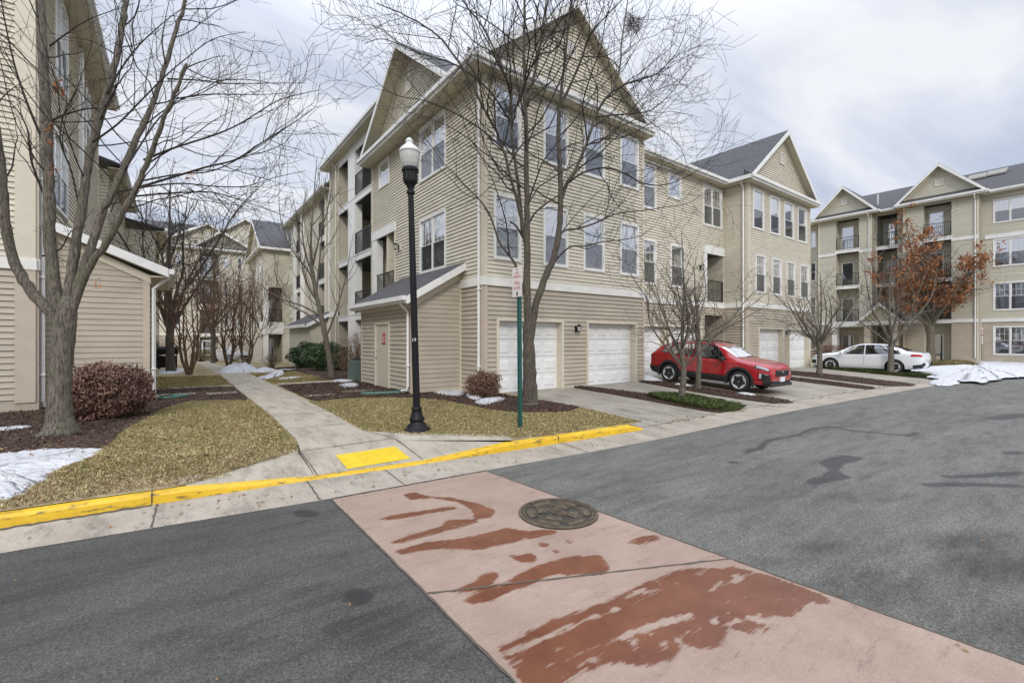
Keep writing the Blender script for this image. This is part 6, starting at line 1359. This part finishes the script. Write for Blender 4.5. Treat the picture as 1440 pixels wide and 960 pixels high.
for g_, r_0, dz in (([(202,225),(245,208),(304,189),(341,172),(390,142),(425,132),(452,126)], .026, .10), ([(190,265),(240,250),(290,235),(330,225),(360,206),(390,187),(420,168),(442,152)], .028, -.10),
    ([(247,139),(290,133),(330,133),(370,133),(405,131)], .018, .12), ([(236,111),(280,113),(322,118),(380,117),(430,117)], .018, -.1), ([(180,277),(235,272),(292,270),(320,276),(349,285),(390,300),(420,312)], .022, .1),
    ([(196,255),(250,245),(300,240),(350,215),(388,190),(405,178)], .02, .05), ([(165,270),(210,262),(255,258),(300,262),(345,262),(385,250),(430,240)], .022, -.05), ([(175,240),(200,200),(225,165),(255,140),(285,130),(320,110),(345,95)], .02, .1),
    ([(150,133),(165,105),(190,70),(215,45),(245,20),(275,0)], .022, .05), ([(130,200),(165,175),(200,140),(235,105),(265,80),(300,55),(345,45)], .022, -.08), ([(143,300),(150,290),(175,283),(215,285),(255,300),(290,330)], .02, .05),
    ([(113,300),(100,240),(85,200),(90,160),(110,120),(130,60)], .02, -.1), ([(68,215),(40,150),(20,90),(5,20),(0,-20)], .03, -.1), ([(69,290),(45,230),(38,180),(15,145),(-10,138)], .026, -.1), ([(70,250),(50,225),(30,200),(0,195)], .018, -.1), ([(72,170),(95,160),(130,152),(165,152),(200,120)], .024, -.08), ([(70,65),(90,50),(120,30),(150,18),(190,5)], .018, -.05), ([(233,90),(228,60),(232,30),(238,0)], .02, .05), ([(205,232),(232,215),(262,198),(300,170),(330,155)], .02, .1), ([(260,95),(300,112),(350,112),(395,120)], .014, .05), ([(60,360),(85,350),(100,325),(120,318)], .02, -.12)):
    t.limb([at(x, y, d1_+.2+dz*i) for i, (x, y) in enumerate(g_)], r_0*.8, .004, dens=3.4, **kw)
tl = t.done()
# leftover leaves
def leafcards(c, spread, n, size, droop=True):
    c = np.array(c); P_ = c+RN.normal(0, 1, (n, 3))*np.array(spread); V, F = cards(P_, size, size*.55, 1.0, 0); return V, F
M['leafo'] = mat('dry_leaf_orange', (.40,.16,.05), .7, col2=(.17,.07,.03), scale=9, detail=2)
Vs = []; Fs = []; off = 0
for px, py in [(78,122),(83,130),(80,118),(70,185),(70,178),(72,238),(78,240),(58,418),(272,248),(68,200),(140,400)]:
    c = at(px, py, d1_-.1); V, F = leafcards(c-Vector(tb), (.03,.03,.035), 7, .06); Vs.append(V); Fs.append(F+off); off += len(V)
nobj('leaves', npmesh('leaves', np.vstack(Vs), np.vstack(Fs), M['leafo']), tl)
# --- generic vase shaped bare trees
def vase(label, base, h, trunk_h, r, bark='bark', twig='twigg', nl=7, spread=.8, lean=(0,0), name='bare_tree', dens=2.4, maxlv=2, group=None, multi=1, up=.12, rt=.5, rmin=.004, t0=.12, wig=.42):
    b = Vector(base); t = Tree(name, label, base, bark, twig, group)
    for m in range(multi):
        a = 2*math.pi*m/multi+.5; off = Vector((math.cos(a), math.sin(a), 0))*(.0 if multi == 1 else .10)
        tip = b+off*(1 if multi == 1 else 4)+Vector((lean[0]*trunk_h/h, lean[1]*trunk_h/h, trunk_h)); mid = b+off*1.5+(tip-b-off*1.5)*.5+rv()*.03
        P_, rad = t.limb([b+off*.6+Vector((0,0,-.05)), b+off+Vector((0,0,trunk_h*.12)), mid, tip], r*1.25/(multi**.4), r*.8/(multi**.4), dens=0, sides=9, jit=.006)
        for k in range(nl):
            a = 2*math.pi*(k+random.random()*.5)/nl+m; s_ = spread*random.uniform(.55, 1.1); ln = (h-trunk_h)*random.uniform(.75, 1.05)
            st_ = P_[-1-random.randint(0, 3)]; d = Vector((math.cos(a)*s_, math.sin(a)*s_, 1)).normalized(); q = [st_]; n = 5
            for i in range(n): d = (d+rv()*.17+Vector((0,0,up*.6))).normalized(); q.append(q[-1]+d*ln/n/max(.75, d.z)*.9)
            t.limb(q, r*rt/(multi**.5)*random.uniform(.7, 1), r*.08, dens=dens, maxlv=maxlv, up=up, wig=wig, spread=(28, 58), rmin=rmin, t0=t0)
        if nl > 3: t.limb([P_[-1], P_[-1]+Vector((lean[0]*.3,lean[1]*.3,(h-trunk_h)*.5))+rv()*.05, P_[-1]+Vector((lean[0]*.6,lean[1]*.6,(h-trunk_h)*.95))+rv()*.1], r*.6/(multi**.5), r*.08, dens=dens, maxlv=maxlv, up=up, spread=(28, 58), rmin=rmin, t0=t0)
    return t.done()
vase('bare tree with pale straight trunk in the green ground cover before the red car', (11.75, 7.62, zd(0, 7.6)+.02), 4.9, 1.45, .085, nl=9, spread=1.0, dens=2.9)
vase('slimmer bare tree rising from the mulch right beside the red car', (14.25, 8.62, zd(0, 8.6)+.03), 4.3, 1.85, .085, nl=8, spread=.85, dens=2.8)
vase('bare tree in the raised mulch strip in front of the wing garages', (24.3, 8.55, zd(0, 8.6)+.03), 4.9, 1.5, .12, nl=10, spread=1.15, dens=2.2, rmin=.006)
vase('bare tree standing in front of the white sedan rear door', (28.9+.45-.75, 6.95, zd(0, 6.95)+.03), 6.2, 1.9, .12, nl=8, spread=.8, dens=1.9, rmin=.006)
# leaning young tree by the walk
tp = at(467, 531, depth(5.3, 19.8))
t = Tree('bare_tree', 'slender leaning bare tree in the mulch beside the walk', tuple(tp), 'bark', 'twigg')
dq = depth(5.3, 19.8); kw = dict(up=.30, wig=.16, spread=(22, 45), rmin=.006)
P_ = t.limb([at(x, y, dq) for x, y in [(467,533),(464,510),(459,480),(453,450),(446,420),(440,385),(437,350)]], .15, .06, dens=1.0, jit=.008, t0=.35, **kw)
for g_ in ([(437,350),(438,320),(441,290),(443,255),(446,220)], [(445,410),(448,380),(452,340),(455,300),(458,250)], [(447,425),(432,400),(424,370),(420,330),(415,290)], [(441,390),(428,350),(425,310),(430,270)], [(455,460),(430,440),(410,430),(395,405),(385,380)], [(458,475),(468,450),(478,420),(486,390),(492,355)], [(440,372),(450,330),(462,290),(468,250)], [(452,445),(425,430),(395,420),(365,400),(345,385)], [(446,420),(436,385),(410,350),(395,310),(392,270)]):
    t.limb([at(x, y, dq+random.uniform(-.05,.05)*i*3) for i, (x, y) in enumerate(g_)], .05, .01, dens=1.5, **kw)
t.done()
# background trees at the left behind the storage
for (px, py, d, h, lab, sp_r, tr, r) in ((240, 520, 23, 10.5, 'tall dark bare tree rising behind the storage roof', .55, 2.6, .2), (205, 520, 31, 12., 'tall bare tree far behind the left building', .5, 3., .22), (300, 508, 40, 11.5, 'tall thin bare tree beyond the reddish trees', .5, 3., .2), (372, 508, 38, 8.5, 'pale thin bare tree before the gabled house', .35, 2., .14)):
    b = at(px, py, d); vase(lab, (b.x, b.y, zl(b.x, b.y)), h, tr, r, 'barkd', 'twig', nl=9, spread=sp_r, dens=1.25, rmin=.010, up=.16)
for (px, py, d, h, lab) in ((266, 527, 20.5, 5.2, 'largest reddish multi stemmed tree left of the walk'), (322, 516, 27, 5.9, 'middle reddish multi stemmed tree by the snow heap'), (346, 517, 26, 6.1, 'reddish multi stemmed tree nearest the right of the walk end')):
    b = at(px, py, d); vase(lab, (b.x, b.y, zl(b.x, b.y)), h, 1.5, .11, 'barkr', 'twigr', nl=5, spread=.8, dens=1.45, rmin=.0055, multi=4, up=.2, name='crape_myrtle', t0=.3, wig=.3)
for (px, d, h, lab) in ((1387, 36, 5.2, 'bare multi stemmed tree left of the far double windows'), (1418, 35, 5.0, 'bare multi stemmed tree before the far double windows')):
    b = at(px, 505, d); vase(lab, (b.x, b.y, -.12), h, 1.7, .13, 'bark', 'twigr', nl=4, spread=.6, dens=1.1, rmin=.008, multi=3, up=.2)
# orange oak
b = at(1309, 512, 33.5); b.z = -.12; hO = 10.2
t = Tree('oak_tree', 'tree still holding rust orange leaves in front of the far apartments', tuple(b), 'bark', 'twig')
t.limb([b, b+Vector((0,0,.8)), b+Vector((.05,0,2.0)), b+Vector((0,.05,3.0))], .30, .2, dens=0, jit=.01)
lv_ = []
for k in range(15):
    a = 2.4*k; s_ = random.uniform(.45, 1.0) if k < 11 else .22; ln = random.uniform(4.6, 6.4)*(1.3 if k >= 11 else 1); d = Vector((math.cos(a)*s_, math.sin(a)*s_, 1)).normalized(); q = [b+Vector((0,0,2.4+.15*(k % 6)))]
    for i in range(5): d = (d+rv()*.1+Vector((0,0,.08))).normalized(); q.append(q[-1]+d*ln/5)
    P_, rad = t.limb(q, .10, .02, dens=1.6, maxlv=2, up=.1, rmin=.008)
    for i, p in enumerate(P_):
        if i > len(P_)*.30: lv_.append(p)
to = t.done(); Cn = np.array([tuple(p-b) for p in lv_])
idx = RN.integers(0, len(Cn), 480); cl = Cn[idx]+RN.normal(0, .42, (480, 3)); cl = cl[cl[:,2] > 2.6]
P_ = np.repeat(cl, 15, 0)+RN.normal(0, .13, (len(cl)*15, 3)); V, F = cards(P_, .17, .08, 1.0, 0); nobj('leaves', npmesh('leaves', V, F, M['leafo']), to)
# shrubs
def shrub(label, base, rx, ry, rz, leafm, n, size, name='shrub', stems=40, shell=.35, twig='twigr', clump=0, cat='bush', asp=.5, up=0, boxy=1.0):
    t = thing(name, label, cat, base); mb = MB()
    for k in range(stems):
        a = random.uniform(0, 6.28); e = random.uniform(.15, 1.5); d = Vector((math.cos(a)*math.cos(e)*rx, math.sin(a)*math.cos(e)*ry, math.sin(e)*rz*2))*random.uniform(.75, 1.05); p0 = Vector((random.uniform(-.25,.25)*rx, random.uniform(-.25,.25)*ry, -.02))
        m_ = p0.lerp(d, .5)+rv()*.05*rx; mb.tube([p0, m_, d], [.010, .007, .003], 4, cap=False)
        for j in range(5): s0 = p0.lerp(d, random.uniform(.4, 1)); mb.tube([s0, s0+(rv()*.5+d.normalized()).normalized()*random.uniform(.1, .25)*max(rx, .5)], .003, 3, cap=False)
    mb.build('stems', M[twig], t)
    u = RN.normal(0, 1, (n, 3)); u /= np.linalg.norm(u, axis=1)[:, None]; u = np.sign(u)*np.abs(u)**boxy; rad = 1-np.abs(RN.normal(0, shell, n)).clip(0, .95); w3 = (1+.17*np.sin(u[:,0]*5+base[0])*np.cos(u[:,1]*6+base[1])+.06*np.sin(u[:,2]*9+u[:,0]*4))
    P_ = u*(rad*w3)[:, None]*np.array([rx, ry, rz])+np.array([0, 0, rz*.95]); P_ = P_[P_[:,2] > .01]; V, F = cards(P_, size, size*asp, .9, 0); nobj('leaves', npmesh('leaves', V, F, leafm), t); return t
M['lbr'] = mat('dry_red_brown_leaf', (.28,.165,.12), .7, col2=(.10,.04,.033), scale=14, detail=2); M['lbr2'] = mat('dry_brown_leaf', (.23,.135,.085), .7, col2=(.09,.04,.03), scale=14, detail=2)
M['levg'] = mat('evergreen_leaf', (.018,.045,.014), .5, col2=(.055,.10,.03), scale=10, detail=3); M['ltw'] = mat('dry_twig_leaf', (.19,.13,.085), .8, col2=(.08,.05,.035), scale=10); M['straw'] = mat('straw_grass', (.28,.22,.09), .8, col2=(.13,.11,.04), scale=6)
shrub('rounded red brown leafed bush against the left storage wall', (-1.12, 12.3, 0), .80, .62, .56, M['lbr'], 9500, .055, stems=60, shell=.22, boxy=.85)
shrub('small reddish brown bush at the corner of the garage block', (6.9-.12, 10.45, .01), .50, .42, .36, M['lbr2'], 3200, .05, stems=70, shell=.28, boxy=.9)
shrub('large bare brown bush beside the shed at the walk', (6.0, 18.6, 0), .95, 1.0, .95, M['ltw'], 5200, .05, stems=130, shell=.25, asp=.25)
shrub('dark evergreen hedge bush behind the leaning tree', (6.3, 24.3, -.02), 1.1, 1.3, .72, M['levg'], 9000, .08, shell=.16)
shrub('dark evergreen hedge bush further along the wall', (6.4, 28.6, -.1), 1.1, 1.4, .75, M['levg'], 7000, .09, shell=.16)
bq = at(238, 512, 25.5); shrub('tangled bare bush behind the storage corner', (bq.x-.6, bq.y, 0), .9, .9, .9, M['ltw'], 1500, .05, stems=110, asp=.2, twig='twig')
for px, d, lab in ((1375, 41, 'low evergreen bush under the far wall left part'), (1400, 40, 'low evergreen bush under the far double window'), (1428, 39, 'low evergreen bush at the right edge under the far window')):
    b = at(px, 505, d); shrub(lab, (b.x, b.y, -.12), 1.0, 1.6, .42, M['levg'], 2200, .12, shell=.2, stems=10)
for px, lab in ((1172, 'low brown hedge behind the white sedan nose'), (1290, 'low brown hedge behind the white sedan rear')):
    b = at(px, 505, 39); shrub(lab, (b.x, b.y, -.12), 1.2, 1.6, .6, M['lbr2'], 2500, .10, shell=.2, stems=20)
b = at(382, 516, 27); shrub('small sparse shrub near the court snow', (b.x, b.y, -.1), .6, .6, .45, M['ltw'], 900, .05, stems=40, asp=.25)
b = at(283, 508, 38); shrub('yellow green bush by the far entrance', (b.x, b.y, -.3), .8, .6, .5, M['straw'], 900, .09)
# dry ornamental grass mound at the corner
b = at(1343, 523, 27.5); mo = thing('ornamental_grass', 'wide mound of flattened straw green ornamental grass in the snow', 'ornamental grass', (b.x, b.y, -.12)); n = 9000
a = RN.uniform(0, 6.283, n); r = np.sqrt(RN.uniform(0, 1, n)); u = r*np.cos(a); v = r*np.sin(a); ax = np.array([CS, -SN, 0]); ay = np.array([SN, CS, 0])
P_ = ax*(u*1.45)[:, None]+ay*(v*.9)[:, None]; P_[:,2] = .46*(1-r**2)**.7; dd_ = ax*u[:, None]+ay*v[:, None]*.7; dd_[:,2] = -.25; dd_ += RN.normal(0, .25, (n, 3)); sd_ = np.cross(dd_, [0,0,1.]); sd_ /= np.linalg.norm(sd_, axis=1)[:, None]+1e-6
tip = P_+dd_*.30; V = np.stack([P_-sd_*.008, P_+sd_*.008, tip], 1).reshape(-1, 3); nobj('blades', npmesh('blades', V, np.arange(3*n).reshape(-1, 3), M['straw']), mo)
mb = MB(); n_ = 24
for k in range(8):
    r0 = 1-k/8; r1 = 1-(k+1)/8
    for j in range(n_):
        q = []
        for rr, jj in ((r0,j),(r0,j+1),(r1,j+1),(r1,j)): a = 2*math.pi*jj/n_; p = ax*(rr*math.cos(a)*1.4)+ay*(rr*math.sin(a)*.85); q.append((p[0], p[1], .42*(1-rr**2)**.7))
        mb.face(q)
mb.build('crown', M['soil'], mo)

for o in list(COL.objects):
    if o.parent is None and o.get('label') and not o.get('group'):
        k = o.name.split('.')[0]
        g = {'bare_tree': 'leafless trees around the apartment houses', 'crape_myrtle': 'reddish multi stemmed trees by the walk', 'snow_patch': 'leftover snow patches', 'apartment_building': 'cream sided apartment houses', 'shrub': 'bushes along the walls', 'drain_hose': 'green drain hoses'}.get(k)
        if g: o['group'] = g
